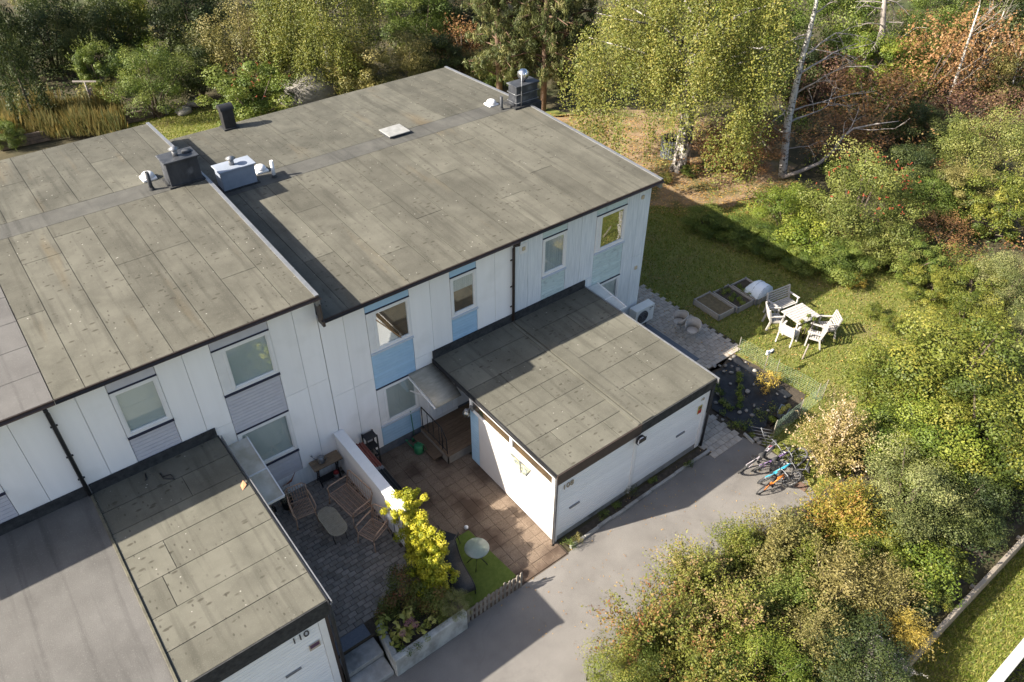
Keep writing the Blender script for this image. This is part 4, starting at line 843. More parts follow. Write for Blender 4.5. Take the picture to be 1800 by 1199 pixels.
# raised beds
X['bedwood'] = mat('grey_bed_wood', (.38,.35,.31), (.28,.255,.225), scale=5, stretch=(3,3,8), rough=.9, objvar=.08)
def raised_bed(label, x, y, fill):
    t = thing('raised_bed', label, 'raised bed', (x,y,0), R_(-2)); w, l, h = .40, .60, .24
    for a, c in (((-w,-l,0),(w,-l,0)),((-w,l,0),(w,l,0)),((-w,-l,0),(-w,l,0)),((w,-l,0),(w,l,0))):
        for z in (.06,.185): b = MB(); b.bar((a[0],a[1],z),(c[0],c[1],z),.03,.118); b.build('board', X['bedwood'], t, False)
    for sx in (-1,1):
        for sy in (-1,1): b = MB(); b.bar((sx*w,sy*l,0),(sx*w,sy*l,.255),.05,.05); b.build('corner_post', X['galv'], t, False)
    b = MB(); vs = []; k = 10
    for i in range(k+1):
        for j in range(k+1): vs.append((-w+.015+(2*w-.03)*i/k, -l+.015+(2*l-.03)*j/k, .17+rnd.uniform(-.015,.02)))
    b.add(vs, [(i*(k+1)+j,(i+1)*(k+1)+j,(i+1)*(k+1)+j+1,i*(k+1)+j+1) for i in range(k) for j in range(k)], True); b.build('soil', fill, t, False); return t
X['drysoil'] = mat('dry_soil', (.16,.125,.07), (.11,.085,.05), scale=9, rough=1, bump=.6)
raised_bed('empty raised bed with bare soil, nearest the house', 7.56,-1.14,X['drysoil']); rb2 = raised_bed('raised bed full of green seedlings, middle of the three', 8.46,-1.26,X['soil']); rb3 = raised_bed('raised bed half covered by white fleece', 9.36,-1.36,X['soil'])
t = thing('fleece_cover', 'white fleece stretched over hoops on the farthest raised bed', 'cover', (9.4,-1.62,.2), R_(-2)); X['fleece'] = mat('white_fleece', (.70,.75,.80), (.62,.68,.74), scale=7, rough=.9, bump=.5, bscale=8)
b = MB(); vs = []; n, k = 16, 10
for j in range(k+1):
    for i in range(n+1):
        a = math.pi*i/n; sc = 1-.55*max(0,(j/k-.6)/.4)**2; fold = 1+.035*math.sin(i*2.3+j*1.7)
        vs.append((.41*math.cos(a)*fold, -.36+.68*j/k, .04+.42*sc*math.sin(a)*fold))
b.add(vs, [(j*(n+1)+i,j*(n+1)+i+1,(j+1)*(n+1)+i+1,(j+1)*(n+1)+i) for j in range(k) for i in range(n)]+[tuple(range(n,-1,-1))], True); b.build('fleece', X['fleece'], t, False)
b = MB()
for y in (-.34,.0): b.tube([(.41*math.cos(math.pi*i/12),y,.03+.43*math.sin(math.pi*i/12)) for i in range(13)], .009, 5)
b.build('hoop', X['galv'], t, False)
# white slatted garden set
X['gwhite'] = mat('worn_white_wood', (.46,.435,.41), (.27,.25,.23), scale=7, stretch=(2,2,2), rough=.75, lo=.45, hi=.75, objvar=.05)
def slat_seat(name, label, loc, rz, w, cat, grp=None):
    t = thing(name, label, cat, loc, rz, grp); W2 = w/2; m = X['gwhite']; d = .46
    for sx in (-1,1):
        b = MB(); b.bar((sx*W2,.24,0),(sx*W2,.22,.63),.05,.06); b.build('leg', m, t, False)
        b = MB(); b.bar((sx*W2,-.30,0),(sx*W2,-.2,.42),.05,.06,(0,1,0)).bar((sx*W2,-.2,.40),(sx*W2,-.33,.92),.05,.06,(0,1,0)); b.build('leg', m, t, False)
        b = MB(); b.bar((sx*W2,.28,.645),(sx*W2,-.29,.625),.07,.03); b.build('armrest', m, t, False)
        b = MB(); b.bar((sx*(W2-.02),.22,.36),(sx*(W2-.02),-.22,.36),.03,.06); b.build('seat_rail', m, t, False)
    for i in range(6): b = MB(); y = -.2+i*.084; b.box(-W2+.03,W2-.03,y-.03,y+.03,.395,.415); b.build('seat_slat', m, t, False)
    for i in range(5): z = .5+i*.093; y = -.225-.13*(z-.42)/.5; b = MB(); b.bar((-W2-.02,y,z),(W2+.02,y,z),.022,.06); b.build('back_slat', m, t, False)
    t.scale = (.92,.92,.94); return t
slat_seat('garden_bench', 'white slatted garden bench behind the table', (9.3,-2.75,0), R_(172), 1.15, 'bench')
G_ = 'white garden chairs around the table'
slat_seat('garden_chair', 'white slatted chair left of the bench, seen edge-on', (8.42,-3.08,0), R_(-128), .56, 'chair', G_)
slat_seat('garden_chair', 'white slatted chair with its back to the house and the raised beds', (8.12,-3.92,0), R_(-80), .56, 'chair', G_)
slat_seat('garden_chair', 'white slatted chair in front of the table, nearest the leaning sapling', (8.75,-4.55,0), R_(25), .56, 'chair', G_)
slat_seat('garden_chair', 'white slatted chair farthest right at the garden table', (9.5,-4.5,0), R_(52), .56, 'chair', G_)
t = thing('garden_table', 'weathered white slatted garden table on the lawn', 'table', (8.92,-3.74,0), R_(-8))
for i in range(8): b = MB(); y = -.38+i*.109; b.box(-.5,.5,y-.048,y+.048,.69,.715); b.build('table_slat', X['gwhite'], t, False)
for sx in (-1,1):
    for sy in (-1,1): b = MB(); b.bar((sx*.42,sy*.3,0),(sx*.42,sy*.3,.69),.06,.06); b.build('leg', X['gwhite'], t, False)
b = MB(); b.box(-.42,.42,-.33,-.3,.62,.69).box(-.42,.42,.3,.33,.62,.69); b.build('apron', X['gwhite'], t, False)
b = MB(); b.tube([(9.0+.25*math.cos(math.pi*k/10),-2.2,.0+.62*math.sin(math.pi*k/10)) for k in range(11)], .009, 5); tag(b.build('wire_hoop', X['galv']), 'thin wire hoop stuck in the lawn behind the bench', 'hoop')
# black ground sheet with stones
X['gsheet'] = mat('black_plastic_sheet', (.012,.013,.016), (.03,.031,.034), scale=4, rough=.5, bump=.7, bscale=6)
poly = [(3.42,-4.55),(4.5,-3.5),(5.0,-3.55),(6.05,-3.35),(6.1,-4.4),(6.0,-5.75),(5.2,-5.95),(4.7,-5.9),(4.1,-6.2),(3.55,-6.0)]
k = 46; lo, hi = np.array((3.2,-6.4)), np.array((6.3,-3.2)); b = MB(); idx = {}; vs = []; gx, gy = np.meshgrid(np.linspace(lo[0],hi[0],k), np.linspace(lo[1],hi[1],k), indexing='ij')
ins = in_poly(np.c_[gx.ravel(), gy.ravel()], poly).reshape(k,k)
for i in range(k):
    for j in range(k):
        if ins[i,j]:
            x, y = gx[i,j], gy[i,j]; idx[i,j] = len(vs); vs.append((x+rnd.uniform(-.02,.02), y+rnd.uniform(-.02,.02), .03+.035*math.sin(3*x+4*y)*math.cos(2.2*y-x*1.3)+.03*abs(math.sin(6*x-3.7*y))+rnd.uniform(-.008,.012)))
b.add(vs, [(idx[i,j],idx[i+1,j],idx[i+1,j+1],idx[i,j+1]) for i in range(k-1) for j in range(k-1) if all(q in idx for q in ((i,j),(i+1,j),(i+1,j+1),(i,j+1)))], True)
tag(b.build('ground_sheet', X['gsheet']), 'crumpled black plastic sheet spread over the garden bed', 'sheet')
sm = [MB().blob((0,0,0),(1,.8,.6),7,5,.22,s).mesh('garden_stone') for s in range(4)]
stones = [(1255,643),(1265,643),(1275,643),(1287,644),(1273,653),(1285,655),(1284,675),(1298,652),(1314,688),(1325,676),(1311,637),(1255,677),(1262,692),(1366,693),(1380,698),(1326,713),(1332,719),(1350,722),(1300,725),(1312,722),(1322,730),(1261,731),(1270,738),(1258,708),(1290,627),(1283,632),(1297,649),(1327,652)]
for i, (px, py) in enumerate(stones):
    P = at(px, py, .08); s = rnd.uniform(.045,.085); o = inst('garden_stone', sm[i % 4], None, (P[0],P[1],.09), (s,s*rnd.uniform(.8,1.2),s), (rnd.uniform(-.3,.3),rnd.uniform(-.3,.3),rnd.uniform(0,6)), X['stone'])
    tag(o, 'pale rounded stone weighing down the black garden sheet', 'stone', 'stones on the black sheet')
for px, py in ((1345,765),(1330,772),(1335,778)):
    P = at(px, py, .05); s = rnd.uniform(.08,.11); o = inst('garden_stone', sm[1], None, (P[0],P[1],.05), (s,s,s), (0,0,rnd.uniform(0,6)), X['stone']); tag(o, 'grey stone at the driveway end beside the bicycles', 'stone', 'stones at the driveway end')
b = MB(); b.bar(at(1308,762,.05),at(1325,778,.05),.07,.09); bevel(tag(b.build('edging_block', X['concrete']), 'short concrete edging block at the end of the driveway', 'edging'), .01)
# plant tub, pot
t = thing('plant_tub', 'rectangular grey-blue plant tub beside the black sheet', 'pot', (4.98,-6.12,0), R_(20)); X['tub'] = mat('blue_grey_plastic', (.16,.19,.22), (.13,.155,.18), rough=.5)
b = MB(); b.add([(-.17,-.11,0),(.17,-.11,0),(.17,.11,0),(-.17,.11,0),(-.22,-.15,.26),(.22,-.15,.26),(.22,.15,.26),(-.22,.15,.26),(-.19,-.12,.26),(.19,-.12,.26),(.19,.12,.26),(-.19,.12,.26),(-.19,-.12,.2),(.19,-.12,.2),(.19,.12,.2),(-.19,.12,.2)], [(3,2,1,0),(0,1,5,4),(1,2,6,5),(2,3,7,6),(3,0,4,7),(4,5,9,8),(5,6,10,9),(6,7,11,10),(7,4,8,11),(8,9,13,12),(9,10,14,13),(10,11,15,14),(11,8,12,15)]); b.build('tub', X['tub'], t, False)
b = MB(); b.quad((-.19,-.12,.21),(.19,-.12,.21),(.19,.12,.21),(-.19,.12,.21)); b.build('soil', X['soil'], t, False)
def pot(label, loc, r, h, m):
    t = thing('plant_pot', label, 'pot', loc); b = MB(); b.lathe([(r*.75,0),(r,h),(r*.9,h),(r*.88,h*.86)], (0,0,0), 16); b.build('pot', m, t, False); b = MB(); b.lathe([(0,h*.87),(r*.88,h*.87)], (0,0,0), 16); b.build('soil', X['soil'], t, False); return t
pot('round black plant pot beside the grey-blue tub', (4.5,-6.12,0), .16, .2, X['blackm'])
pot('black flower pot under the terrace canopy', (-9.25,-.55,PZ), .2, .36, X['blackm']); pot('black flower pot behind the rattan armchair', (-8.7,-.42,PZ), .17, .3, X['blackm'])
# antenna trellis, net fences, stork sign, leaning stake
t = thing('antenna', 'old metal antenna with cross rods planted beside the bicycles', 'antenna', at(1350,788,.0))
d = (at(1338,752,.75)-at(1350,788,.0)); b = MB(); b.tube([(0,0,0), tuple(d)], .014, 6); b.build('boom', X['galv'], t, False)
for i in range(6): p = Vector(d*(i+1)/6.2); b = MB(); b.tube([p+Vector((-.12,.16,0))*1.5, p+Vector((.12,-.16,0))*1.5], .008, 5); b.build('rod', X['galv'], t, False)
X['net'] = mat('pale_green_net', (.30,.42,.30), (.36,.48,.36), rough=.7)
def net(label, P, Q, h):
    P = np.array(P); Q = np.array(Q); L_ = np.linalg.norm(Q-P); t = thing('net_fence', label, 'fence', P); n = max(3, int(L_/.09)); b = MB(); u = (Q-P)
    for i in range(n+1):
        f = i/n; s = .03*math.sin(f*9); b.tube([u*f+np.array((s,0,0)), u*f+np.array((s*2,.02,h))], .002, 3, caps=False)
    for j in range(int(h/.075)+1): b.tube([u*f+np.array((.03*math.sin(f*9)*(1+j*.075/h),0,j*.075)) for f in np.linspace(0,1,9)], .002, 3, caps=False)
    b.build('netting', X['net'], t, False)
    for f in (0,.5,1): b = MB(); b.tube([u*f, u*f+np.array((0,0,h+.08))], .012, 5); b.build('stake', X['woodgrey'], t, False)
net('pale green net fence in front of the plant tub', (3.9,-6.55,0), (6.6,-6.42,0), .75); net('pale green net fence along the lawn side of the bed', (6.3,-3.3,0), (6.45,-6.3,0), .6)
t = thing('stork_sign', 'white bird figure on a thin stake in the bed', 'ornament', (6.0,-4.55,0)); b = MB(); b.tube([(0,0,0),(.02,-.02,.95)], .014, 6); b.build('stake', X['woodgrey'], t, False)
b = MB(); b.blob((0,-.02,1.0),(.16,.05,.07),10,6,.05).blob((-.1,-.02,1.09),(.05,.04,.05),8,6,0).blob((.12,-.04,1.04),(.1,.04,.05),8,6,.1); b.build('bird', X['dome'], t, False)
b = MB(); b.blob((.15,-.07,.97),(.09,.03,.05),8,6,.1); b.build('wing', X['blackm'], t, False)
b = MB(); b.tube([at(1410,632,0), at(1422,605,.45)], .028, 7); tag(b.build('wooden_stake', X['woodgrey']), 'leaning grey wooden stake in front of the garden chairs', 'stake')
b = MB(); b.tube([at(1712,545,.1),at(1722,553,.15),at(1735,558,.1)], [.16,.2,.1], 8).tube([at(1722,553,.15),at(1730,545,.4)], .05, 6); tag(b.build('tree_stump', X['deadwood']), 'bleached stump lying at the right edge of the lawn', 'stump')
# drain grate
t = thing('drain_grate', 'rusty drain grate in the asphalt under the shrubs', 'grate', (3.1,-8.2,.004), R_(10)); t.scale = (.6,.6,1)
for i in range(7): b = MB(); b.box(-.21+i*.066,-.18+i*.066,-.22,.22,.0,.012); b.build('bar', mat('rusty_iron', (.16,.10,.075)) if i == 0 else bpy.data.materials['rusty_iron'], t, False)
b = MB(); b.box(-.24,.24,-.25,-.222,.0,.014).box(-.24,.24,.222,.25,.0,.014); b.build('frame', bpy.data.materials['rusty_iron'], t, False)
# bicycles ----------------------------------------------------------
def bike(label, loc, rz, lean, s, col, col2, guards=False, steer=.3):
    t = thing('bicycle', label, 'bicycle', loc, group='bicycles at the end of the driveway', rot=(lean,0,rz)); R0 = .33*s; wb = .52*s; m = mat('bike_paint', col, col, rough=.3, spec=.5); m2 = mat('bike_accent', col2, col2, rough=.35)
    def wheel(x, rot):
        w = bpy.data.objects.new('wheel', None); COL.objects.link(w); w.parent = t; w.location = (x,0,R0); w.rotation_euler = (0,0,rot); n = 24
        b = MB(); b.tube([(R0*.96*math.cos(2*math.pi*k/n),0,R0*.96*math.sin(2*math.pi*k/n)) for k in range(n)], .026*s, 6, closed=True); b.build('tyre', X['rubber'], w, False)
        b = MB(); b.tube([(R0*.87*math.cos(2*math.pi*k/n),0,R0*.87*math.sin(2*math.pi*k/n)) for k in range(n)], .012*s, 5, closed=True)
        for k in range(10): a = 2*math.pi*k/10; b.tube([(0,.02,0),(R0*.87*math.cos(a),0,R0*.87*math.sin(a))], .003, 3, caps=False)
        b.tube([(0,-.05*s,0),(0,.05*s,0)], .022*s, 6); b.build('rim', X['galv'], w, False)
        if guards: b = MB(); b.tube([(R0*1.1*math.cos(a),0,R0*1.1*math.sin(a)) for a in np.linspace(R_(20),R_(160),9)], .02*s, 5); b.build('mudguard', m2, w, False)
    wheel(-wb,0); wheel(wb,steer)
    bb_ = (-.08*s,0,.28*s); sd = (-.2*s,0,.72*s); hd = (.36*s,0,.78*s); hl = (.39*s,0,.68*s)
    b = MB(); r = .022*s
    for a, c in ((bb_,sd),(sd,hd),(bb_,hl),(hd,hl)): b.tube([a,c], r, 7)
    for y in (-.05*s,.05*s): b.tube([bb_,(-wb,y,R0)], r*.55, 6).tube([(-.19*s,0,.68*s),(-wb,y,R0)], r*.5, 6)
    b.build('frame', m, t, False)
    b = MB()
    for y in (-.05*s,.05*s): b.tube([hl,(wb*.9,y,.5*s),(wb,y,R0)], r*.7, 6)
    b.build('fork', m2, t, False)
    b = MB(); b.tube([hd,(.33*s,0,.92*s)], .016*s, 6).tube([(.27*s,-.3*s,.95*s),(.33*s,-.1*s,.92*s),(.33*s,.1*s,.92*s),(.27*s,.3*s,.95*s)], .013*s, 6); h = b.build('handlebar', X['galv'], t, False)
    for y in (-1,1): b = MB(); b.tube([(.29*s,y*.2*s,.945*s),(.26*s,y*.32*s,.955*s)], .02*s, 7); b.build('grip', X['rubber'], h, False)
    b = MB(); b.add([(-.36*s,-.08*s,.83*s),(-.36*s,.08*s,.83*s),(-.24*s,.07*s,.82*s),(-.08*s,.02*s,.83*s),(-.08*s,-.02*s,.83*s),(-.24*s,-.07*s,.82*s)], [(0,5,4,3,2,1)], True); o = b.build('saddle', X['rubber'], t, False); o.modifiers.new('t','SOLIDIFY').thickness = -.045*s
    b = MB(); b.tube([sd,(-.22*s,0,.82*s)], .014*s, 6); b.build('seat_post', X['galv'], t, False)
    b = MB(); n = 14; b.tube([(bb_[0]+.09*s*math.cos(2*math.pi*k/n),.05*s,bb_[2]+.09*s*math.sin(2*math.pi*k/n)) for k in range(n)], .01*s, 4, closed=True).bar((bb_[0],.06*s,bb_[2]),(bb_[0]+.1*s,.06*s,bb_[2]-.13*s),.02*s,.02*s).bar((bb_[0],-.06*s,bb_[2]),(bb_[0]-.1*s,-.06*s,bb_[2]+.13*s),.02*s,.02*s)
    b.box(bb_[0]+.05*s,bb_[0]+.14*s,.06*s,.15*s,bb_[2]-.15*s,bb_[2]-.12*s).box(bb_[0]-.14*s,bb_[0]-.05*s,-.15*s,-.06*s,bb_[2]+.12*s,bb_[2]+.15*s); b.build('crank', X['blackm'], t, False)
    return t
bike('grey and plum bicycle lying farthest back in the heap', (2.72,-6.78,.02), R_(2), R_(24), 1.0, (.33,.30,.33), (.25,.06,.09))
bike('purple bicycle with silver handlebars in the middle of the heap', (3.0,-7.05,.02), R_(-6), R_(30), .88, (.20,.12,.30), (.55,.52,.56))
bike('turquoise blue bicycle leaning between the purple and the orange one', (2.75,-7.36,.02), R_(0), R_(34), .82, (.05,.34,.48), (.5,.5,.52))
bike('small orange children\'s bicycle in front of the heap', (2.35,-7.68,.0), R_(-6), R_(14), .72, (.62,.19,.03), (.62,.19,.03), steer=-.5)
bike('black bicycle half hidden behind the turquoise one', (3.25,-7.55,.02), R_(25), R_(48), .9, (.05,.05,.06), (.1,.1,.11))
# rear garden: timber edging, clothes post, rocks, composter
for lab, a, c in (('dark timber edging of the rear bed, right length', (135,232), (255,208)), ('dark timber edging of the rear bed, left length', (0,262), (88,243))):
    A, B = at(*a, .1), at(*c, .1); t = thing('timber_edging', lab, 'edging', (A[0],A[1],0))
    for k, z in enumerate((.02,.2,.38)): b = MB(); b.bar((0,0,z+.08),(B[0]-A[0],B[1]-A[1],z+.08),.16,.17); bevel(b.build('sleeper', X['bark'], t, False), .015)
P = at(168,200,0); t = thing('clothes_post', 'grey T-shaped clothes-line post in the rear garden', 'post', (P[0],P[1],0))
b = MB(); b.tube([(0,0,0),(0,0,1.75)], .04, 7); b.build('post', X['deadwood'], t, False); b = MB(); b.bar(tuple(-RT*.62+np.array((0,0,1.75))),tuple(RT*.62+np.array((0,0,1.75))),.06,.06); b.build('cross_arm', X['deadwood'], t, False)
b = MB(); b.box(.02,.2,-.03,.03,1.0,1.35); b.build('peg_bag', mat('pinkish_cloth', (.5,.35,.35), (.3,.2,.2), scale=12), t, False)
for i, (px, py, r, lab) in enumerate(((283,192,.5,'pale boulder left of the rear lawn'),(322,193,.45,'pale boulder behind the rear lawn'),(345,178,.5,'upright pale rock by the round bush'),(550,165,1.6,'grey rock outcrop beside the path behind the roof'),(525,172,1.0,'low grey boulder left of the rock outcrop'),(850,62,3.2,'brown rocky mound among the trees behind the ridge'),(30,205,.5,'grey stone at the left edge of the rear bed'))):
    P = at(px, py, .2); b = MB(); b.blob((P[0],P[1],r*.25),(r,r*.8,r*.6),11,8,.2,i); tag(b.build('rock', X['stone'] if r < 3 else mat('brown_rock', (.20,.15,.09), (.10,.08,.05), scale=1.5, rough=1, bump=.8, bscale=6)), lab, 'rock')
P = at(1178,274,0); t = thing('composter', 'dark slatted round composter behind the old birch', 'composter', (P[0],P[1],0))
for k in range(26): a = 2*math.pi*k/26; b = MB(); b.bar((.48*math.cos(a),.48*math.sin(a),0),(.52*math.cos(a),.52*math.sin(a),.95),.085,.02,(math.cos(a),math.sin(a),0)); b.build('slat', X['plinth'], t, False)
b = MB(); b.lathe([(0,.7),(.46,.72)], (0,0,0), 16); b.build('compost', X['soil'], t, False)
# white capped fence in the bottom right corner
t = thing('white_fence', 'white capped fence board in the bottom right corner', 'fence', (6,-14.4,-.62)); Z0 = .25
P = at(1753,1199,Z0); Q = at(1800,1134,Z0); yc = (P[1]+Q[1])/2
b = MB(); b.box(-2,14,yc-.115,yc+.115,Z0-.05,Z0); bevel(b.build('cap', mat('grey_white_paint', (.50,.49,.48), (.44,.43,.42)), t), .01)
for i in range(40): b = MB(); x = -1.9+i*.4; b.box(x,x+.39,yc-.03,yc+.03,-.64,Z0-.052); b.build('board', X['white_trim'], t)
sheet('dark_bed', [(-5,yc-.03),(20,yc-.03),(20,yc-3),(-5,yc-3)], -.61, X['soil'])
# thin railing tip at the bottom edge
P = at(1032,1185,0); t = thing('handrail', 'black bent handrail end at the bottom edge of the driveway', 'railing', (P[0],P[1],0))
b = MB(); b.tube([(-.1,-.1,0),(-.1,-.1,.3),(0,0,.36),(.12,-.1,.3),(.12,-.12,0)], .02, 6); b.build('rail', X['blackm'], t, False)

# ================================================================ vegetation
PAL = dict(
 green=[(.028,.052,.010),(.060,.100,.018),(.105,.150,.028),(.17,.205,.05)],
 fresh=[(.036,.065,.010),(.08,.128,.017),(.14,.19,.026),(.22,.25,.045)],
 yg=[(.030,.050,.009),(.068,.100,.016),(.12,.148,.024),(.21,.21,.04)],
 birch=[(.038,.056,.010),(.078,.104,.018),(.13,.148,.028),(.21,.195,.045)],
 gold=[(.26,.25,.015),(.46,.42,.025),(.60,.54,.045),(.66,.60,.10)],
 hedge=[(.11,.15,.012),(.24,.29,.018),(.42,.43,.028),(.55,.53,.06)],
 straw=[(.13,.11,.022),(.25,.21,.04),(.37,.30,.06),(.42,.29,.08)],
 olive=[(.045,.052,.016),(.095,.102,.030),(.155,.152,.05),(.225,.205,.08)],
 plume=[(.055,.06,.018),(.11,.11,.034),(.175,.165,.058),(.25,.22,.095)],
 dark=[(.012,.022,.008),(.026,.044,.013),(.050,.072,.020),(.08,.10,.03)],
 brown=[(.075,.042,.018),(.155,.09,.038),(.25,.145,.066),(.19,.15,.055)],
 redgreen=[(.032,.052,.011),(.075,.105,.018),(.13,.15,.03),(.22,.075,.045)],
 pinkgreen=[(.035,.056,.012),(.085,.115,.02),(.155,.175,.034),(.27,.17,.11)],
 cream=[(.08,.11,.02),(.19,.20,.045),(.33,.27,.12),(.70,.64,.53)],
 orange=[(.05,.075,.014),(.11,.135,.02),(.20,.185,.03),(.29,.14,.055)],
 grey=[(.050,.070,.022),(.10,.128,.042),(.165,.19,.07),(.245,.26,.12)],
 purple=[(.035,.02,.018),(.075,.04,.03),(.12,.07,.045),(.15,.12,.05)],
 rowan=[(.045,.068,.014),(.092,.122,.026),(.15,.178,.045),(.24,.25,.09)],
 pine=[(.030,.046,.016),(.065,.088,.030),(.12,.138,.05),(.17,.165,.065)],
 tallgrass=[(.03,.045,.010),(.07,.075,.02),(.125,.105,.032),(.19,.15,.035)],
 hosta=[(.16,.20,.035),(.26,.29,.07),(.37,.37,.12)],
 white=[(.10,.13,.05),(.4,.4,.36),(.62,.62,.6)],
 pink=[(.18,.085,.10),(.28,.15,.17),(.35,.23,.22)])
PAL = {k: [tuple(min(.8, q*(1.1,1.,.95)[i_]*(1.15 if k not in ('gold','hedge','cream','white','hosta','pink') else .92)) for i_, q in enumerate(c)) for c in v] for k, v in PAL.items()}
LM = {k: leaf_mat('leaf_'+k, v) for k, v in PAL.items()}
X['berry'] = mat('red_berry', (.22,.045,.018), (.28,.06,.025), rough=.4)
def unit(v): return v/np.maximum(np.linalg.norm(v, axis=1, keepdims=True), 1e-9)
def leafs(C, Nv, S, asp=.6, T=None):
    n = len(C); Nv = unit(Nv); T = rng.normal(size=(n,3)) if T is None else T
    T = unit(T-(T*Nv).sum(1, keepdims=True)*Nv*(1 if T is not None else 1)); B = np.cross(Nv, T); S = np.broadcast_to(np.asarray(S, float), (n,))[:,None]
    V = np.empty((n,4,3)); V[:,0] = C-T*S*.5; V[:,1] = C+B*S*asp*.5+Nv*S*.12; V[:,2] = C+T*S*.5; V[:,3] = C-B*S*asp*.5+Nv*S*.12
    return V.reshape(-1,3)
def ball(n): return unit(rng.normal(size=(n,3)))*(rng.random((n,1))**(1/3))
def clump_leaves(cen, rad, per, size, flat=.8, cv=None, asp=.6, shell=.7):
    cen = np.asarray(cen, float); K = len(cen); rad = np.broadcast_to(np.asarray(rad, float), (K,)); n = K*per
    cid = np.repeat(np.arange(K), per); jit = rng.normal(size=(K,3)); d = unit(rng.normal(size=(n,3))); r = shell+(1-shell)*rng.random((n,1)); r = np.where(rng.random((n,1)) < .25, rng.random((n,1))**.5, r)
    off = d*r*rad[cid][:,None]*np.array((1,1,flat)); C = cen[cid]+off; N_ = d+.34*rng.normal(size=(n,3))+np.array((0,0,.35))+.25*jit[cid]
    cv = rng.random(K) if cv is None else np.asarray(cv)
    return leafs(C, N_, size*rng.uniform(.6,1.25,n), asp), np.clip(.68*cv[cid]+.30*rng.random(n)+.06*(d[:,2]), 0, 1)
def make_bush(seed, K=58, per=400, size=.043, sprig=25, low=-.95, rc=(.2,.34), irr=.2, asp=.6):
    """unit crown: radius 1, from 0 to 2 in height"""
    global rng; keep = rng; rng = np.random.default_rng(seed)
    d = unit(rng.normal(size=(K*3,3))); d = d[d[:,2] > low][:K]; lob = unit(rng.normal(size=(5,3))); bump = 1+irr*np.max(d@lob.T, axis=1)-irr*.6
    R = (.36+.5*rng.random(len(d))**.7)*bump; c = d*R[:,None]+np.array((0,0,1.)); lo_ = c[:,2] < .75; c[lo_,:2] *= 1.12; c[:,2] = np.maximum(c[:,2], .12)
    V, lv = clump_leaves(c, rng.uniform(*rc, len(d)), per, size, asp=asp); Vs = [V]; Ls = [lv]
    for i in range(sprig):                       # shoots sticking out of the outline
        k = rng.integers(len(d)); a = c[k]; u = unit((d[k]+rng.normal(size=3)*.35+np.array((0,0,.5)))[None])[0]; m = 22; t = np.linspace(0,1,m)[:,None]
        P = a+u*t*rng.uniform(.3,.6)+rng.normal(size=(m,3))*.022; Vs.append(leafs(P, rng.normal(size=(m,3))+np.array((0,0,.5)), size*rng.uniform(.7,1.1,m), asp)); Ls.append(np.clip(.35+.5*rng.random(m)+.1, 0, 1))
    V = np.vstack(Vs); me = np_mesh('foliage', V, 4, np.concatenate(Ls))
    b = MB()
    for i in range(9): k = rng.integers(len(c)); q = c[k]; b.tube([(rng.normal()*.05,rng.normal()*.05,-.02),tuple(q*np.array((.35,.35,.45))),tuple(q)], [.035,.022,.008], 5)
    st_ = b.mesh('stem'); rng = keep; return me, st_
def make_plume(seed, n=170, per=70, size=.055, droop=.55, asp=.4, wd=.05):
    """arching feathery shoots"""
    global rng; keep = rng; rng = np.random.default_rng(seed); Vs = []; Ls = []; b = MB()
    for i in range(n):
        if i % 7 == 0: a0 = rng.uniform(0, 2*np.pi); r0_ = rng.random()**.5; cv_ = rng.random()
        a = a0+rng.normal()*.16; rr = min(1., max(0., r0_+rng.normal()*.07)); h = 1.9*(1-.55*rr**2)*rng.uniform(.75,1.08); t = np.linspace(.12,1,per)[:,None]
        x = rr*(.25*t+.75*t**2); z = h*(1.25*t-.25*t**2)-droop*rr*t**4*.8; P = np.c_[x*np.cos(a), x*np.sin(a), z]+np.array((rng.normal()*.1,rng.normal()*.1,0))
        dr = unit(np.gradient(P, axis=0)); w = wd*(1-.5*t)+.01; P2 = P+rng.normal(size=P.shape)*w
        T = dr*1.2+rng.normal(size=P.shape)*.6; Vs.append(leafs(P2, rng.normal(size=P.shape)+np.array((0,0,.6)), size*rng.uniform(.5,1.1,per), asp, T)); Ls.append(np.clip(.02+.38*cv_+.15*rng.random()+.25*t[:,0]**1.5+.2*rng.random(per), 0, 1))
        if i % 6 == 0: b.tube([tuple(P[k]) for k in (0,per//3,2*per//3)], [.012,.008,.004], 4)
    me = np_mesh('foliage', np.vstack(Vs), 4, np.concatenate(Ls)); s_ = b.mesh('stem'); rng = keep; return me, s_
def make_pine(seed):
    global rng; keep = rng; rng = np.random.default_rng(seed); Vs = []; Ls = []; b = MB(); b.tube([(0,0,0),(.05,.02,1.),(0,0,2.)], [.075,.055,.015], 8)
    for z in np.linspace(.35, 1.95, 26):
        for k in range(4):
            a = rng.uniform(0, 2*np.pi); L_ = (.35+.65*np.sin(np.pi*min(1,(z-.1)/1.9))**.6)*rng.uniform(.55,1.05)*(1.15-z*.35); e = np.array((np.cos(a)*L_, np.sin(a)*L_, z+rng.uniform(-.06,.1))); b.tube([(0,0,z),tuple(e*np.array((.5,.5,1))+np.array((0,0,.02))),tuple(e)], [.013,.009,.004], 4, caps=False)
            m = 6; c = np.array((0,0,z))+(e-np.array((0,0,z)))*rng.uniform(.35,1.05,(m,1))+rng.normal(size=(m,3))*np.array((.07,.07,.035))
            V, lv = clump_leaves(c, .09, 34, .085, .6, asp=.16, shell=.1); Vs.append(V); Ls.append(lv)
    me = np_mesh('foliage', np.vstack(Vs), 4, np.concatenate(Ls)); s_ = b.mesh('trunk'); rng = keep; return me, s_
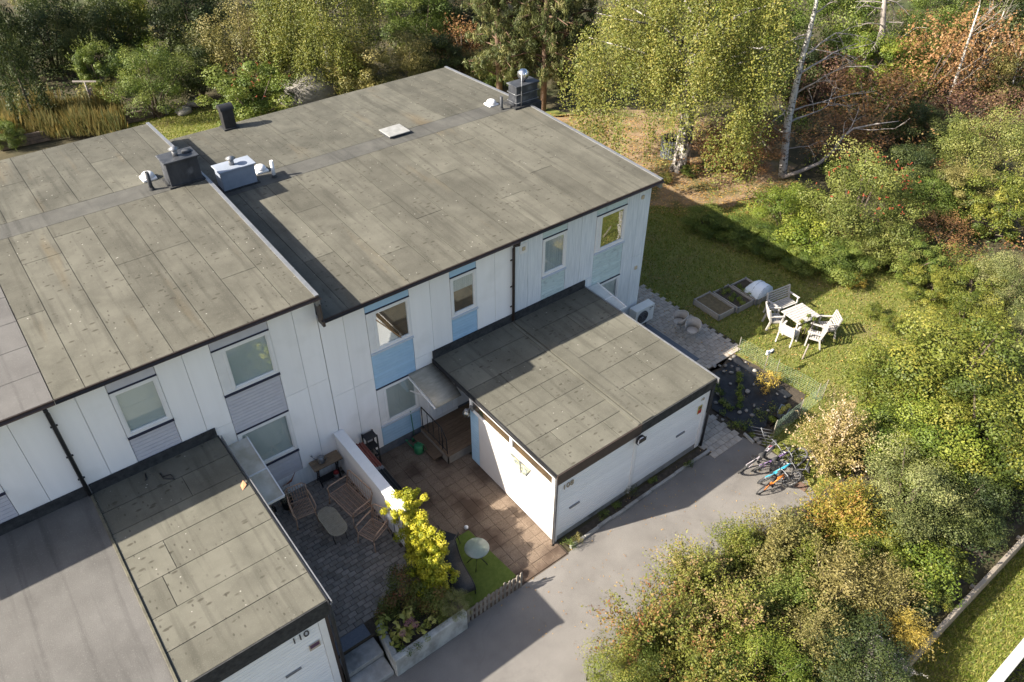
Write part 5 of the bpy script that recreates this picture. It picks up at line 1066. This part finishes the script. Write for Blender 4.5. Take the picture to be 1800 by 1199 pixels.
def make_spire(seed):
    global rng; keep = rng; rng = np.random.default_rng(seed); K = 150; z = rng.random(K)**1.2*1.9+.05; r = (1-z/2.05)**.8*.85; a = rng.uniform(0,2*np.pi,K); u = .6+.4*rng.random(K)
    V, lv = clump_leaves(np.c_[r*u*np.cos(a), r*u*np.sin(a), z], .17, 80, .06, 1.2, asp=.35); me = np_mesh('foliage', V, 4, lv); b = MB(); b.tube([(0,0,0),(0,0,1.8)], .05, 7, .01); s_ = b.mesh('trunk'); rng = keep; return me, s_
ST = {'bush': [make_bush(s) for s in (1,2,3,4)], 'fine': [make_bush(s, 62, 440, .032, 50) for s in (5,6,7)], 'loose': [make_bush(s, 52, 320, .047, 80, -.95, (.14,.27), .35) for s in (8,9,10)],
      'coarse': [make_bush(s, 50, 90, .085, 12, -.95, (.22,.34)) for s in (11,12,13)], 'plume': [make_plume(s) for s in (14,15)], 'pine': [make_pine(s) for s in (16,17)], 'spire': [make_spire(18)],
      'shoot': [make_plume(s, 350, 52, .058, .12, .55, .035) for s in (31,32,33)], 'sparse': [make_bush(s, 60, 40, .06, 40, -.8, (.2,.4), .3) for s in (19,20)], 'dome': [make_bush(21, 160, 110, .035, 0, -.35, (.12,.16), .02, .3)]}
used = {k: 0 for k in ST}
def plant(style, pal, px, py, pxw, hr, label, name='shrub', cat='shrub', group=None, zb=0., bark='bark', sink=.0):
    """crown centre at pixel (px,py); width from its width in pixels; stands on the ground at zb"""
    zc = zb+1.
    for _ in range(6): P = at(px, py, zc); w = pxw*depth(P)/FPX; h = w*hr; zc = zb+h*.5
    me, stm = ST[style][used[style] % len(ST[style])]; used[style] += 1
    t = thing(name, label, cat, (P[0],P[1],zb-sink), rnd.uniform(0,6.28), group)
    inst('foliage', me, t, (0,0,0), (w/2,w/2,h/2), (0,0,0), LM[pal]); inst('trunk' if style in ('pine','spire') else 'stem', stm, t, (0,0,0), (w/2,w/2,h/2), (0,0,0), X[bark]); return t
def berries(t, n, r=.9):
    m = MB(); me = None; w = t.children[0].scale
    q = MB(); 
    for i in range(n):
        d = unit(rng.normal(size=(1,3)))[0]; d[2] = abs(d[2])*.9; p = d*r*rng.uniform(.75,1.)+np.array((0,0,1.)); p = p*np.array(w); s = rng.uniform(.025,.05)
        for k in range(4): o = rng.normal(size=3)*s*.6; q.blob(tuple(p+o),(s*.6,s*.6,s*.5),5,4,0)
    o = q.build('berries', X['berry'], t, False); o['kind'] = 'stuff'

# ---- rear garden and wood, left to right; dark leaf colours partly stand in for shade
B = plant
B('spire','dark',25,120,110,2.0,'dark narrow conifer at the left edge behind the rear bed','conifer','tree')
B('bush','green',12,235,60,.9,'small green bush at the left edge of the rear bed')
B('bush','dark',75,60,150,.9,'dark green thicket in the top left corner')
B('fine','grey',128,75,70,1.5,'slim silvery small tree behind the clothes post','small_tree','tree')
B('loose','green',165,118,90,1.1,'light green leafy shrub left of the round bush')
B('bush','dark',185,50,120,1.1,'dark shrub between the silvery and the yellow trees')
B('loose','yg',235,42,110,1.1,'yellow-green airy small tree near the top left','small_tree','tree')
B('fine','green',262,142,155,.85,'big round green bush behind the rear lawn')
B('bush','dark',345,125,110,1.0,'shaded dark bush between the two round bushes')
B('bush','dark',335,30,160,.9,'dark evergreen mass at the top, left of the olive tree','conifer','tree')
B('fine','olive',420,75,185,.9,'broad olive brown juniper-like tree behind the elder bush','small_tree','tree')
t = B('loose','green',440,160,170,.75,'bright green elder bush with red berries beside the black vent'); berries(t, 30)
B('bush','dark',520,100,110,.9,'dark shrub beside the shaded path')
B('bush','dark',495,20,130,.9,'dark tree crown at the top, left of the pale tree','deciduous_tree','tree')
B('loose','olive',640,130,130,1.0,'olive yellow sapling right against the far roof edge','small_tree','tree')
B('fine','olive',715,110,110,1.1,'grey-green sapling behind the roof, left of the rocky mound','small_tree','tree')
B('bush','dark',770,100,110,.8,'dark brown-green shrub below the rocky mound')
B('sparse','brown',810,85,110,.8,'brown twiggy shrub beside the rocky mound')
B('bush','green',745,30,150,.9,'green tree crown at the top behind the roof','deciduous_tree','tree')
B('bush','olive',850,112,90,.7,'low grey-olive shrub under the pines')
B('fine','dark',800,10,170,.8,'dark tree crown above the rocky mound','deciduous_tree','tree')
B('bush','green',868,128,70,.8,'small green shrub peeking over the roof beside the pines')
B('pine','pine',878,30,170,1.9,'tall pine with open crown, left one of the three','pine_tree','tree',bark='pinebark')
B('pine','pine',960,10,170,2.2,'tall pine in the middle of the three, trunk in sun','pine_tree','tree',bark='pinebark')
B('pine','pine',1000,-30,170,2.2,'tall pine nearest the old birch','pine_tree','tree',bark='pinebark')
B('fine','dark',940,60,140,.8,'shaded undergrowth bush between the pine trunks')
B('bush','olive',985,130,70,.7,'small olive bush behind the steel-capped chimney')
for px, py, h, lab in ((15,150,12,'tall dark spruce at the left edge of the wood'),(105,75,13,'tall dark spruce in the top left corner, second from the edge'),(215,35,13,'tall dark spruce at the top, behind the yellow-green tree'),(335,30,12,'tall dark spruce at the top, left of the olive tree'),(660,25,11,'dark spruce at the top behind the middle of the roof')):
    Q = at(px, py, 0); t = thing('spruce_tree', lab, 'tree', (Q[0],Q[1],0), rnd.uniform(0,6)); inst('foliage', ST['spire'][0][0], t, (0,0,0), (2.3,2.3,h/2), (0,0,0), LM['dark']); inst('trunk', ST['spire'][0][1], t, (0,0,0), (2.3,2.3,h/2), (0,0,0), X['bark'])
# ---- beyond the birches
B('bush','fresh',1330,60,190,1.0,'light green tree between the old birch and the bare birch','deciduous_tree','tree')
B('bush','green',1480,40,170,1.0,'green tree behind the bare white birch','deciduous_tree','tree')
B('bush','dark',1390,120,130,.9,'dark shrub behind the bare birch trunk')
B('sparse','purple',1440,135,140,.8,'reddish purple shrub right of the bare birch trunk')
B('loose','fresh',1530,110,130,.9,'bright green shrub below the dead snag')
B('fine','green',1645,45,150,1.0,'round green tree at the top right beside the snag','deciduous_tree','tree')
B('bush','dark',1740,25,180,1.0,'dark tree in the top right corner','deciduous_tree','tree')
B('bush','yg',1610,110,120,.8,'yellow-green shrub under the round tree')
B('sparse','brown',1640,110,170,1.0,'rust brown birch sapling at the upper right','small_tree','tree')
B('sparse','brown',1740,90,150,1.1,'brown twiggy sapling near the right edge','small_tree','tree')
B('loose','olive',1780,130,120,1.1,'olive shrub at the right edge, upper part')
B('sparse','brown',1540,190,200,.7,'large rust brown shrub in front of the snag')
B('fine','brown',1310,255,150,.7,'rust brown drooping shrub at the foot of the bare birch')
B('sparse','brown',1255,262,110,.8,'brown dry shrub right of the old birch trunk')
B('bush','fresh',1262,272,60,.8,'small green shrub beside the old birch trunk')
B('sparse','redgreen',1585,150,120,.7,'shrub with red autumn leaves below the snag')
B('sparse','purple',1690,195,160,.7,'dark purple shrub left of the big green bush')
B('sparse','purple',1785,195,110,.8,'dark plum shrub at the right edge')
B('bush','dark',1610,220,120,.8,'dark shrub behind the rowan')
B('sparse','brown',1480,245,150,.7,'brown shrub under the curved white branch')
B('fine','rowan',1745,255,175,.95,'large pale green bush at the right edge, upper one')
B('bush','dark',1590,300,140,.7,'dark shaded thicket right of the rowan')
B('loose','olive',1690,330,140,.7,'olive brambles right of the rowan')
B('bush','green',1640,345,130,.6,'bluish green lilac bush right of the rowan')
B('loose','yg',1760,360,150,.8,'yellow-green bush at the right edge, middle')
B('sparse','brown',1665,410,120,.5,'dry brown bracken right of the rowan')
t = B('fine','rowan',1520,345,215,.95,'big rowan bush full of red berries','rowan_bush'); berries(t, 90)
B('bush','fresh',1385,365,130,.8,'bright green bush left of the rowan')
B('coarse','fresh',1420,425,110,.7,'leafy bush at the foot of the rowan, lawn side')
B('bush','rowan',1555,430,120,.7,'pale leafy bush below the rowan on the right')
B('bush','green',1480,455,120,.6,'green bush at the shaded lawn corner')
B('bush','green',1245,388,90,.5,'low green hedge plant in the house shadow, leftmost')
B('bush','green',1300,400,100,.5,'low green hedge plant in the house shadow, second')
B('bush','green',1355,425,100,.5,'low green hedge plant in the house shadow, third')
B('bush','green',1410,455,95,.5,'low green hedge plant in the house shadow, nearest the garden seats')
B('loose','green',1610,450,130,.6,'mid green shrub behind the lawn')
B('loose','yg',1640,505,120,.6,'yellow-green shrub at the lawn edge')
B('sparse','redgreen',1690,465,110,.6,'green shrub with a red-brown patch right of the lawn')
B('loose','yg',1720,500,120,.7,'bright yellow-green shrub right of the lawn')
B('fine','grey',1780,500,140,.8,'silvery grey bush at the right edge')
B('loose','redgreen',1700,555,90,.5,'low reddish shrub beside the stump')
B('fine','grey',1790,590,110,.8,'grey-green bush at the right edge above the yellow bushes')
B('coarse','straw',1505,492,42,.7,'small yellow plant at the shadow corner of the lawn')
B('coarse','yg',1535,545,38,.8,'small yellow-green plant in the middle of the lawn, upper')
B('coarse','yg',1568,568,44,.7,'small yellow-green plant in the middle of the lawn, lower')
B('coarse','yg',1335,580,14,1.3,'tiny yellow sapling left of the garden chairs')
B('coarse','redgreen',1168,312,34,.5,'small red-leaved plant at the far roof corner')
B('coarse','green',1213,298,40,.5,'small green tuft at the foot of the old birch')
# ---- bank in front, right
B('bush','yg',1690,650,278,.75,'big yellow-green maple bush at the right edge, upper one')
B('bush','yg',1590,670,208,.75,'yellow-green bush nearest the lawn')
B('bush','yg',1740,760,255,.8,'big yellow-green maple bush at the right edge, lower one')
B('bush','fresh',1620,780,220,.75,'rounded yellow-green bush in the middle of the right bank')
t = B('shoot','cream',1472,768,150,1.2,'shrub with cream white leaf tips beside the bicycles')
B('shoot','orange',1490,900,174,.85,'shrub with orange and yellow autumn leaves')
B('fine','grey',1600,860,220,.85,'grey-green small-leaved bush in the bank')
B('bush','dark',1690,880,174,.7,'shaded dark bush below the maple bushes')
B('shoot','olive',1365,955,185,.75,'olive bush overhanging the driveway')
B('shoot','yg',1300,960,139,.7,'thin yellow-green bush at the driveway edge')
B('shoot','pinkgreen',1220,1010,174,.8,'green bush with pink shoots at the driveway edge')
B('shoot','redgreen',1150,1100,220,.8,'red-tipped bush in the bottom middle')
B('shoot','pinkgreen',1290,1090,208,.75,'pink and green bush in the lower middle of the bank')
B('fine','yg',1100,1190,174,.8,'yellow-green bush at the bottom edge left of the others')
B('shoot','redgreen',1240,1180,220,.7,'bush with red rose hips at the bottom edge')
B('fine','fresh',1330,1190,197,.7,'fine-leaved green bush at the bottom edge')
B('plume','plume',1470,1010,220,.85,'feathery tan shrub with arching plumes, left one')
B('plume','plume',1560,1040,197,.85,'feathery tan shrub with arching plumes, right one')
B('plume','olive',1430,1120,185,.8,'feathery olive shrub in the lower bank')
B('plume','straw',1590,1098,125,.8,'orange-yellow plumed shrub leaning over the low wall')
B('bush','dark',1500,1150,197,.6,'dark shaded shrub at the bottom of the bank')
B('coarse','yg',1665,990,95,.7,'yellow-green leafy plant along the low wall, upper')
B('coarse','fresh',1630,1010,127,.8,'green leafy plant in the shade of the plumed shrubs')
B('coarse','yg',1640,1045,70,.7,'yellow-green leafy plant along the low wall, lower')
B('bush','dark',1715,915,110,.6,'dark green shrub along the low wall near the right edge')
B('loose','white',1545,1165,127,.55,'white flowering low shrub at the bottom edge')
B('shoot','yg',1420,985,150,.8,'yellow-green bush between the olive and the feathery shrubs')
B('shoot','pinkgreen',1210,1110,170,.8,'leafy bush with pale pink shoots left of the rose-hip bush')
B('bush','yg',1540,960,130,.8,'yellow-green bush behind the feathery shrubs')
B('shoot','green',1390,1050,150,.75,'green leafy bush in the middle of the lower bank')
B('bush','yg',1700,560,130,.7,'yellow-green bush between the stump and the maple bushes')
B('bush','green',1560,760,140,.8,'green bush behind the cream-tipped shrub')
# ---- old birch, bare birch, snags
def at_d(px, py, d): return CAM+ray(px, py)*(d/FPX)
def strands(name, starts, length, per, size, pal, parent, spread=.12):
    Vs = []; n = len(starts); t = np.linspace(0,1,per)
    L_ = length*rng.uniform(.4,1.1,n); a = rng.uniform(0,2*np.pi,n); sw = rng.uniform(.05,.45,n)
    P = np.repeat(starts[:,None,:], per, 1).astype(float); P[:,:,2] -= L_[:,None]*t**1.1; P[:,:,0] += (np.cos(a)*sw)[:,None]*np.sqrt(t); P[:,:,1] += (np.sin(a)*sw)[:,None]*np.sqrt(t)
    P += rng.normal(size=P.shape)*spread; P = P.reshape(-1,3); cv = np.repeat(rng.random(n), per); m = len(P)
    V = leafs(P, rng.normal(size=(m,3))*.6+np.array((-.5,.0,.55)), size*rng.uniform(.6,1.25,m), .62); me = np_mesh(name, V, 4, .45*cv+.4*rng.random(m)+.1); o = bpy.data.objects.new(name, me); COL.objects.link(o); me.materials.append(LM[pal]); o.parent = parent
    return o
def crown_points(n, c, r, zmin=None):
    q = ball(n*2)*np.array(r)+np.array(c); lob = np.sin(q[:,0]*1.3+1)*np.sin(q[:,1]*1.1)*np.sin(q[:,2]*1.5+.5); q = q[lob > -.28]; return q[:n]
P = at(1195,297,0); ob = thing('birch_tree', 'old weeping birch with a thick dark trunk behind the end house', 'tree', (P[0],P[1],0))
tr = MB(); tr.tube([(0,0,-.05),(.02,0,.25),(.05,.05,1.6),(.1,.1,3.2),(.05,.2,5.2),(.2,.1,7.5),(.25,.2,10.5)], [.52,.40,.34,.31,.25,.17,.05], 12); trk = tr.build('trunk', X['birch_old'], ob, False)
limb_ends = []
for k in range(15):
    a = 2*math.pi*k/15+rnd.uniform(-.2,.2); z = rnd.uniform(2.4,7); L_ = rnd.uniform(2.5,5.2); e = (math.cos(a)*L_, math.sin(a)*L_, z+L_*rnd.uniform(.25,.75)); limb_ends.append(e)
    b = MB(); b.tube([(.07,.1,z),(e[0]*.45,e[1]*.45,z+(e[2]-z)*.62),e], [.09,.045,.012], 6); b.build('limb', X['birch_old'], ob, False)
Q1 = crown_points(210, (0,0,7.2), (5.6,5.6,3.9)); S1 = np.repeat(Q1, 11, 0)+rng.normal(size=(len(Q1)*11,3))*np.array((.26,.26,.3)); S1 = S1[(np.hypot(S1[:,0],S1[:,1]) > 1.0)]
out = np.hypot(S1[:,0],S1[:,1]); S1[:,2] -= np.clip(out-2.6,0,9)*.75
k_ = (S1[:,0]*.8-S1[:,1]*.6 < 3.0+.4*np.sin(S1[:,2]*2)); S1 = S1[k_]; near = np.hypot(S1[:,0],S1[:,1]) < 2.8; S1[near,2] = np.maximum(S1[near,2], 5.6)
v_ = np.array((-.79,-.62)); al_ = S1[:,:2]@v_; cr_ = np.abs(S1[:,0]*v_[1]-S1[:,1]*v_[0]); fr_ = (al_ > .5) & (cr_ < 1.0); S1 = S1[~(fr_ & (S1[:,2]-2.2 < 2.8))]
strands('crown', S1, 2.6, 62, .095, 'birch', ob)
P = at(585,165,0); o2 = thing('birch_tree', 'pale yellow-green weeping birch behind the middle of the roof', 'tree', (P[0],P[1],0))
b = MB(); b.tube([(0,0,0),(.1,0,2),(.0,.1,5),(.1,.1,9)], [.22,.18,.13,.04], 9); b.build('trunk', X['birch'], o2, False)
for k in range(9): a = 2*math.pi*k/9; z = rnd.uniform(2.2,6); L_ = rnd.uniform(1.8,3.4); b = MB(); b.tube([(0,0,z),(math.cos(a)*L_*.5,math.sin(a)*L_*.5,z+.9),(math.cos(a)*L_,math.sin(a)*L_,z+1.2)], [.05,.03,.01], 5); b.build('limb', X['birch_old'], o2, False)
Q2 = crown_points(130, (0,0,5.2), (3.7,3.7,3.6)); S2 = np.repeat(Q2, 10, 0)+rng.normal(size=(len(Q2)*10,3))*np.array((.24,.24,.3)); S2[:,2] -= np.clip(np.hypot(S2[:,0],S2[:,1])-1.6,0,9)*.5; strands('crown', S2, 1.9, 52, .095, 'birch', o2)
def branch(b, p, d, L_, r, lev, droop=0.):
    pts = [p]; q = Vector(p); dd = Vector(d).normalized(); n = 5
    for i in range(n): dd = (dd+Vector((rnd.gauss(0,.16),rnd.gauss(0,.16),rnd.gauss(0,.12)-droop))).normalized(); q = q+dd*(L_/n); pts.append(tuple(q))
    b.tube(pts, r, 5 if lev > 1 else 4, r*.3, caps=False)
    if lev > 0:
        for k in range(4 if lev > 1 else 3):
            i = rnd.randint(2, n); branch(b, pts[i], dd+Vector((rnd.gauss(0,.6),rnd.gauss(0,.6),rnd.gauss(.15,.4))), L_*rnd.uniform(.35,.6), r*.48, lev-1, droop)
P = at(1375,310,0); D0 = depth(P); bb = thing('bare_birch', 'bare white birch with long leafless branches', 'tree', (P[0],P[1],0))
ww = lambda px, py, d=0.: Vector(at_d(px, py, D0+d)-np.array((P[0],P[1],0)))
pts = [Vector((0,0,-.05))]+[ww(x, y, dd) for x, y, dd in ((1378,280,-.3),(1384,220,-1.),(1396,165,-1.8),(1408,110,-2.6),(1422,60,-3.4),(1434,10,-4.2),(1441,-40,-5.))]
b = MB(); b.tube([tuple(q) for q in pts], [.20,.18,.16,.14,.12,.10,.08,.06], 10); b.build('trunk', X['birch'], bb, False)
for (x, y, dd), (ex, ey), r in (((1410,100,-2.5),(1510,45),.05),((1405,130,-2.2),(1500,62),.05),((1398,165,-1.8),(1490,112),.05),((1392,195,-1.4),(1480,130),.04),((1388,215,-1.),(1470,185),.05),((1386,225,-.9),(1340,110),.05),((1380,262,-.4),(1448,250),.03),((1420,60,-3.3),(1350,75),.04),((1430,25,-4.),(1490,-10),.04),((1383,190,-1.3),(1360,250),.04)):
    s_ = ww(x, y, dd); e = ww(ex, ey, dd+rnd.uniform(-1.2,1.2)); b = MB(); branch(b, tuple(s_), e-s_, (e-s_).length, r, 2, .03); b.build('limb', X['deadwood'], bb, False)
b = MB(); b.tube([tuple(ww(x, y, dd)) for x, y, dd in ((1374,312,-.3),(1405,302,-.4),(1440,287,-.6),(1465,265,-.8),(1482,240,-1.),(1500,226,-1.2),(1540,218,-1.4),(1580,213,-1.6))], [.085,.085,.08,.07,.06,.045,.03,.015], 8); b.build('fallen_limb', X['deadwood'], bb, False)
for x, y, ex, ey in ((1482,240,1490,215),(1500,226,1570,225),(1470,262,1545,268),(1490,232,1520,190)): b = MB(); s_ = ww(x,y,-1.); e = ww(ex,ey,-1.2); branch(b, tuple(s_), e-s_, (e-s_).length, .03, 1); b.build('twig', X['deadwood'], bb, False)
for nm, lab, base, top, r, nb in (('dead_snag','dead snag with bleached drooping branches at the upper right',(1545,150),(1556,-25),.22,16),('bare_sapling','thin white bare birch sapling at the upper right',(1660,205),(1722,10),.09,10),('bare_sapling','many-stemmed leafless sapling near the right edge',(1722,135),(1765,20),.07,14),('bare_sapling','leafless forked sapling below the snag',(1552,148),(1572,60),.06,10),('bare_sapling','thin pale sapling at the right edge',(1770,190),(1795,90),.06,8)):
    Q = at(*base, 0); d0 = depth(Q); t = thing(nm, lab, 'tree', (Q[0],Q[1],0)); e = Vector(at_d(*top, d0-abs(base[1]-top[1])*.022)-np.array((Q[0],Q[1],0)))
    b = MB(); b.tube([(0,0,0), tuple(e*.35+Vector((.08,.05,0))), tuple(e*.7), tuple(e)], [r,r*.85,r*.65,r*.35], 8); b.build('trunk', X['deadwood'] if nm == 'dead_snag' else X['birch'], t, False)
    for k in range(nb):
        f = rnd.uniform(.3,.98); a = rnd.uniform(0,6.28); dr = Vector((math.cos(a),math.sin(a),rnd.uniform(-.5,.5) if nm == 'dead_snag' else rnd.uniform(.5,1.4))); b = MB(); branch(b, tuple(e*f), dr, rnd.uniform(1.0,2.2) if nm == 'dead_snag' else rnd.uniform(1.,2.), r*.18, 1, .05 if nm == 'dead_snag' else 0); b.build('limb', X['deadwood'], t, False)
# ---- hedge, hydrangea and other plants by the terrace
def clump_plant(name, label, cat, cents, rads, per, size, pal, zb=0., asp=.6, shell=.4, flat=.9, group=None):
    c = np.array(cents, float); o = (c[:,0].mean(), c[:,1].mean(), zb); t = thing(name, label, cat, o, 0, group); V, lv = clump_leaves(c-np.array(o), rads, per, size, flat, asp=asp, shell=shell)
    me = np_mesh('foliage', V, 4, lv); f = bpy.data.objects.new('foliage', me); COL.objects.link(f); f.parent = t; me.materials.append(LM[pal]); b = MB()
    for k in range(min(9, len(c))): q = c[rnd.randrange(len(c))]-np.array(o); b.tube([(0,0,0),(q[0]*.8,q[1]*.8,q[2]*.6),tuple(q)], [.018,.014,.006], 5)
    b.build('stem', X['bark'], t, False); return t
hp = [(708,882,1.6),(722,895,1.6),(735,912,1.55),(747,930,1.5),(756,948,1.45),(764,966,1.4),(771,984,1.3),(777,1002,1.2),(781,1020,1.05),(728,925,1.35),(740,950,1.25),(750,975,1.15),(758,998,1.05),(730,880,1.75),(765,1025,.95)]
cs = []; rs = []
for x, y, z in hp:
    p = at(x-9, y, z)
    for k in range(15): cs.append(p+rng.normal(size=3)*np.array((.17,.16,.13))); rs.append(rng.uniform(.07,.17))
    cs.append(p-np.array((0,0,.12))); rs.append(.3)
clump_plant('yellow_hedge', 'bright yellow climbing hedge over the dividing wall end', 'hedge', cs, rs, 170, .05, 'hedge', .1)
cs = [at(x, y, z)+rng.normal(size=3)*.08 for x, y, z in ((690,1045,.95),(710,1030,1.),(735,1035,1.),(755,1045,.95),(720,1060,.85),(745,1065,.85),(765,1062,.85),(775,1080,.75),(690,1070,.75),(680,1055,.85),(770,1040,.95),(672,1075,.7),(700,1015,1.0),(715,1000,1.),(760,1055,1.),(785,1050,.8)) for k in range(5)]
clump_plant('red_leaved_bush', 'low bush with dark red and green leaves in the planter', 'shrub', cs, .21, 200, .04, 'redgreen', .5)
plant('dome','grey',800,1066,72,.95,'clipped grey-green dome shrub at the planter corner', zb=.45)
cs = [at(x, y, z)+rng.normal(size=3)*.05 for x, y, z in ((680,1095,.95),(700,1085,1.05),(715,1078,1.05),(690,1112,.85),(712,1105,.95),(728,1098,.95),(700,1125,.75),(670,1110,.8),(720,1120,.75))]
hy = clump_plant('hydrangea', 'pale green hydrangea with faded pink flower heads in the planter', 'hydrangea', cs, .15, 17, .17, 'hosta', .55, .62, .5)
for i, (x, y) in enumerate(((716,1096),(722,1090),(708,1113),(730,1098))):
    p = at(x, y, 1.12); V, lv = clump_leaves([p-np.array(hy.location)], .085, 130, .03, .8); me = np_mesh('flower_head', V, 4, lv); o = bpy.data.objects.new('flower_head', me); COL.objects.link(o); o.parent = hy; me.materials.append(LM['pink'])
clump_plant('hosta', 'small variegated plant beside the hydrangea', 'plant', [at(x, y, .8) for x, y in ((752,1095),(745,1105),(760,1090))], .13, 20, .13, 'hosta', .55)
clump_plant('ground_cover', 'low green trailing plant in front of the hydrangea', 'plant', [at(x, y, .66) for x, y in ((705,1140),(720,1145),(735,1135),(695,1130),(750,1120))], .12, 160, .03, 'green', .58)
for lab, loc in (('white flowers in the pot under the terrace canopy', (-9.25,-.55,PZ+.5)), ('white flowers in the pot behind the rattan armchair', (-8.7,-.42,PZ+.42))):
    clump_plant('flowers', lab, 'flowers', [np.array(loc)+rng.normal(size=3)*.09 for k in range(6)], .12, 90, .035, 'white', loc[2]-.1)
weeds = [(1000,955,.18,.22,'green weed clump at the garage corner by the driveway'),(1018,945,.2,.2,'dry weed tuft along the garage front, left'),(1060,905,.12,.2,'low weeds in the bed in front of the garage'),(1112,862,.35,.24,'tall dark weed between the two garage doors'),(1150,845,.08,.15,'small green weeds on the kerb, middle'),(1210,815,.08,.15,'small green weeds on the kerb, right'),(1085,890,.1,.18,'green weeds along the kerb, left of the middle')]
for i, (x, y, z, r, lab) in enumerate(weeds):
    clump_plant('weed', lab, 'weed', [at(x+rnd.uniform(-9,9), y+rnd.uniform(-5,5), z*rnd.uniform(.4,1.4)) for k in range(6)], r*.6, 70, .035, ('green','olive','green','dark','green','green','green')[i], 0, .45)
for lab, pts_, pal, r, s in (('row of young green plants in the middle of the black sheet', [(1300,668,.2),(1302,680,.2),(1298,690,.2),(1303,700,.2),(1300,712,.2),(1300,658,.2)], 'fresh', .13, .05), ('bushy yellow shrub in the corner of the black sheet', [(1340,660,.45),(1355,658,.45),(1368,660,.4),(1335,670,.35),(1350,675,.35),(1362,672,.35),(1345,685,.2)], 'straw', .2, .05),
    ('green plants at the garage edge of the black sheet', [(1258,675,.2),(1262,685,.2),(1268,690,.15),(1270,705,.15),(1278,712,.15),(1285,718,.1)], 'green', .13, .05), ('patch of weeds in front of the black sheet', [(1340,735,.1),(1320,745,.1),(1350,728,.1),(1300,748,.1),(1335,725,.1),(1360,715,.1),(1285,745,.1)], 'green', .22, .045), ('small shrub in the grey-blue plant tub', [(1378,718,.5),(1386,714,.45),(1372,724,.45)], 'hosta', .09, .05), ('leafy plant in the round black pot', [(1356,735,.35),(1360,738,.3)], 'fresh', .1, .05), ('green seedlings in the middle raised bed', [(1268,505,.28),(1280,510,.28),(1290,518,.28),(1300,525,.28),(1285,525,.28),(1305,532,.28),(1272,514,.28)], 'fresh', .13, .045), ('seedlings in the fleece-covered raised bed', [(1300,503,.28),(1308,510,.28),(1318,516,.28)], 'fresh', .12, .045), ('slender leaning sapling with yellow leaves by the garden table', [(1422,555,.9),(1410,565,.8),(1432,560,.85),(1418,572,.7)], 'yg', .09, .05), ('weeds along the edge of the garage apron', [(1310,752,.08),(1296,745,.08),(1270,725,.08),(1322,765,.08)], 'green', .13, .04), ('trailing weeds beside the garage wall on the path', [(1240,650,.08),(1248,658,.1),(1250,668,.1)], 'green', .12, .04)):
    clump_plant('small_plant' if 'shrub' not in lab else 'small_shrub', lab, 'plant', [at(*q) for q in pts_ for k in range(2)], r, 70, s, pal, 0.)
# ---- tall grass of the rear bed and undergrowth (masses)
c = np.array([at(rng.uniform(5,215), rng.uniform(190,240), .2) for k in range(150)]); n = len(c); Vs = []; Ls = []
for q in c:
    m = 60; a = rng.uniform(0,2*np.pi,m); h = rng.uniform(.3,1.1,m)*rng.uniform(.5,1.3); p = q+np.c_[rng.normal(0,.18,m),rng.normal(0,.18,m),np.zeros(m)]; V = np.zeros((m,4,3)); e = np.c_[np.cos(a)*.25*h,np.sin(a)*.25*h,h]
    V[:,0] = p; V[:,1] = p+e*.6+RT*.03; V[:,2] = p+e; V[:,3] = p+e*.6-RT*.03; Vs.append(V.reshape(-1,3)); Ls.append(np.clip(rng.random()*.6+rng.random(m)*.4, 0, 1))
o = bpy.data.objects.new('tall_grass', np_mesh('tall_grass', np.vstack(Vs), 4, np.concatenate(Ls))); COL.objects.link(o); o.data.materials.append(LM['tallgrass']); o['kind'] = 'stuff'; tag(o, 'golden tall grass and goldenrod in the rear bed', 'grass')
def undergrowth(label, poly, K, per, size, pal, zr, rr, avoid=()):
    p = scatter(poly, K)
    for a in avoid: p = p[~in_poly(p, a)]
    c = np.c_[p, rng.uniform(*zr, len(p))]; V, lv = clump_leaves(c, rng.uniform(*rr, len(p)), per, size, .6); o = bpy.data.objects.new('undergrowth', np_mesh('undergrowth', V, 4, lv)); COL.objects.link(o); o.data.materials.append(LM[pal]); o['kind'] = 'stuff'; tag(o, label, 'undergrowth')
WOOD = [(-14,30),(-2,28.8),(7,28),(13,24),(19,18),(23,10),(30,10),(70,20),(60,60),(-10,80),(-25,60)]
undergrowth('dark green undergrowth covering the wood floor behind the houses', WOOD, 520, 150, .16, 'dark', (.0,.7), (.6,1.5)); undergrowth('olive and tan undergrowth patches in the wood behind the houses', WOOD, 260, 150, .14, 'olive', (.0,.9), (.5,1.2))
EAST = [(14.2,1.5),(19,2.5),(24,9),(60,18),(60,-12),(16,-12),(14.6,-7),(13.6,-3)]
undergrowth('green undergrowth between the shrubs right of the lawn', EAST, 340, 150, .11, 'green', (.0,.6), (.4,1.0)); undergrowth('brown dry undergrowth between the shrubs right of the lawn', EAST, 260, 130, .12, 'brown', (.0,.8), (.4,1.1))
BANK = [(-5.8,-12.5),(-5.4,-9.8),(-3.6,-8.9),(0.5,-8.7),(3.4,-9.0),(6.5,-10),(14,-11.8),(14,-12.6)]
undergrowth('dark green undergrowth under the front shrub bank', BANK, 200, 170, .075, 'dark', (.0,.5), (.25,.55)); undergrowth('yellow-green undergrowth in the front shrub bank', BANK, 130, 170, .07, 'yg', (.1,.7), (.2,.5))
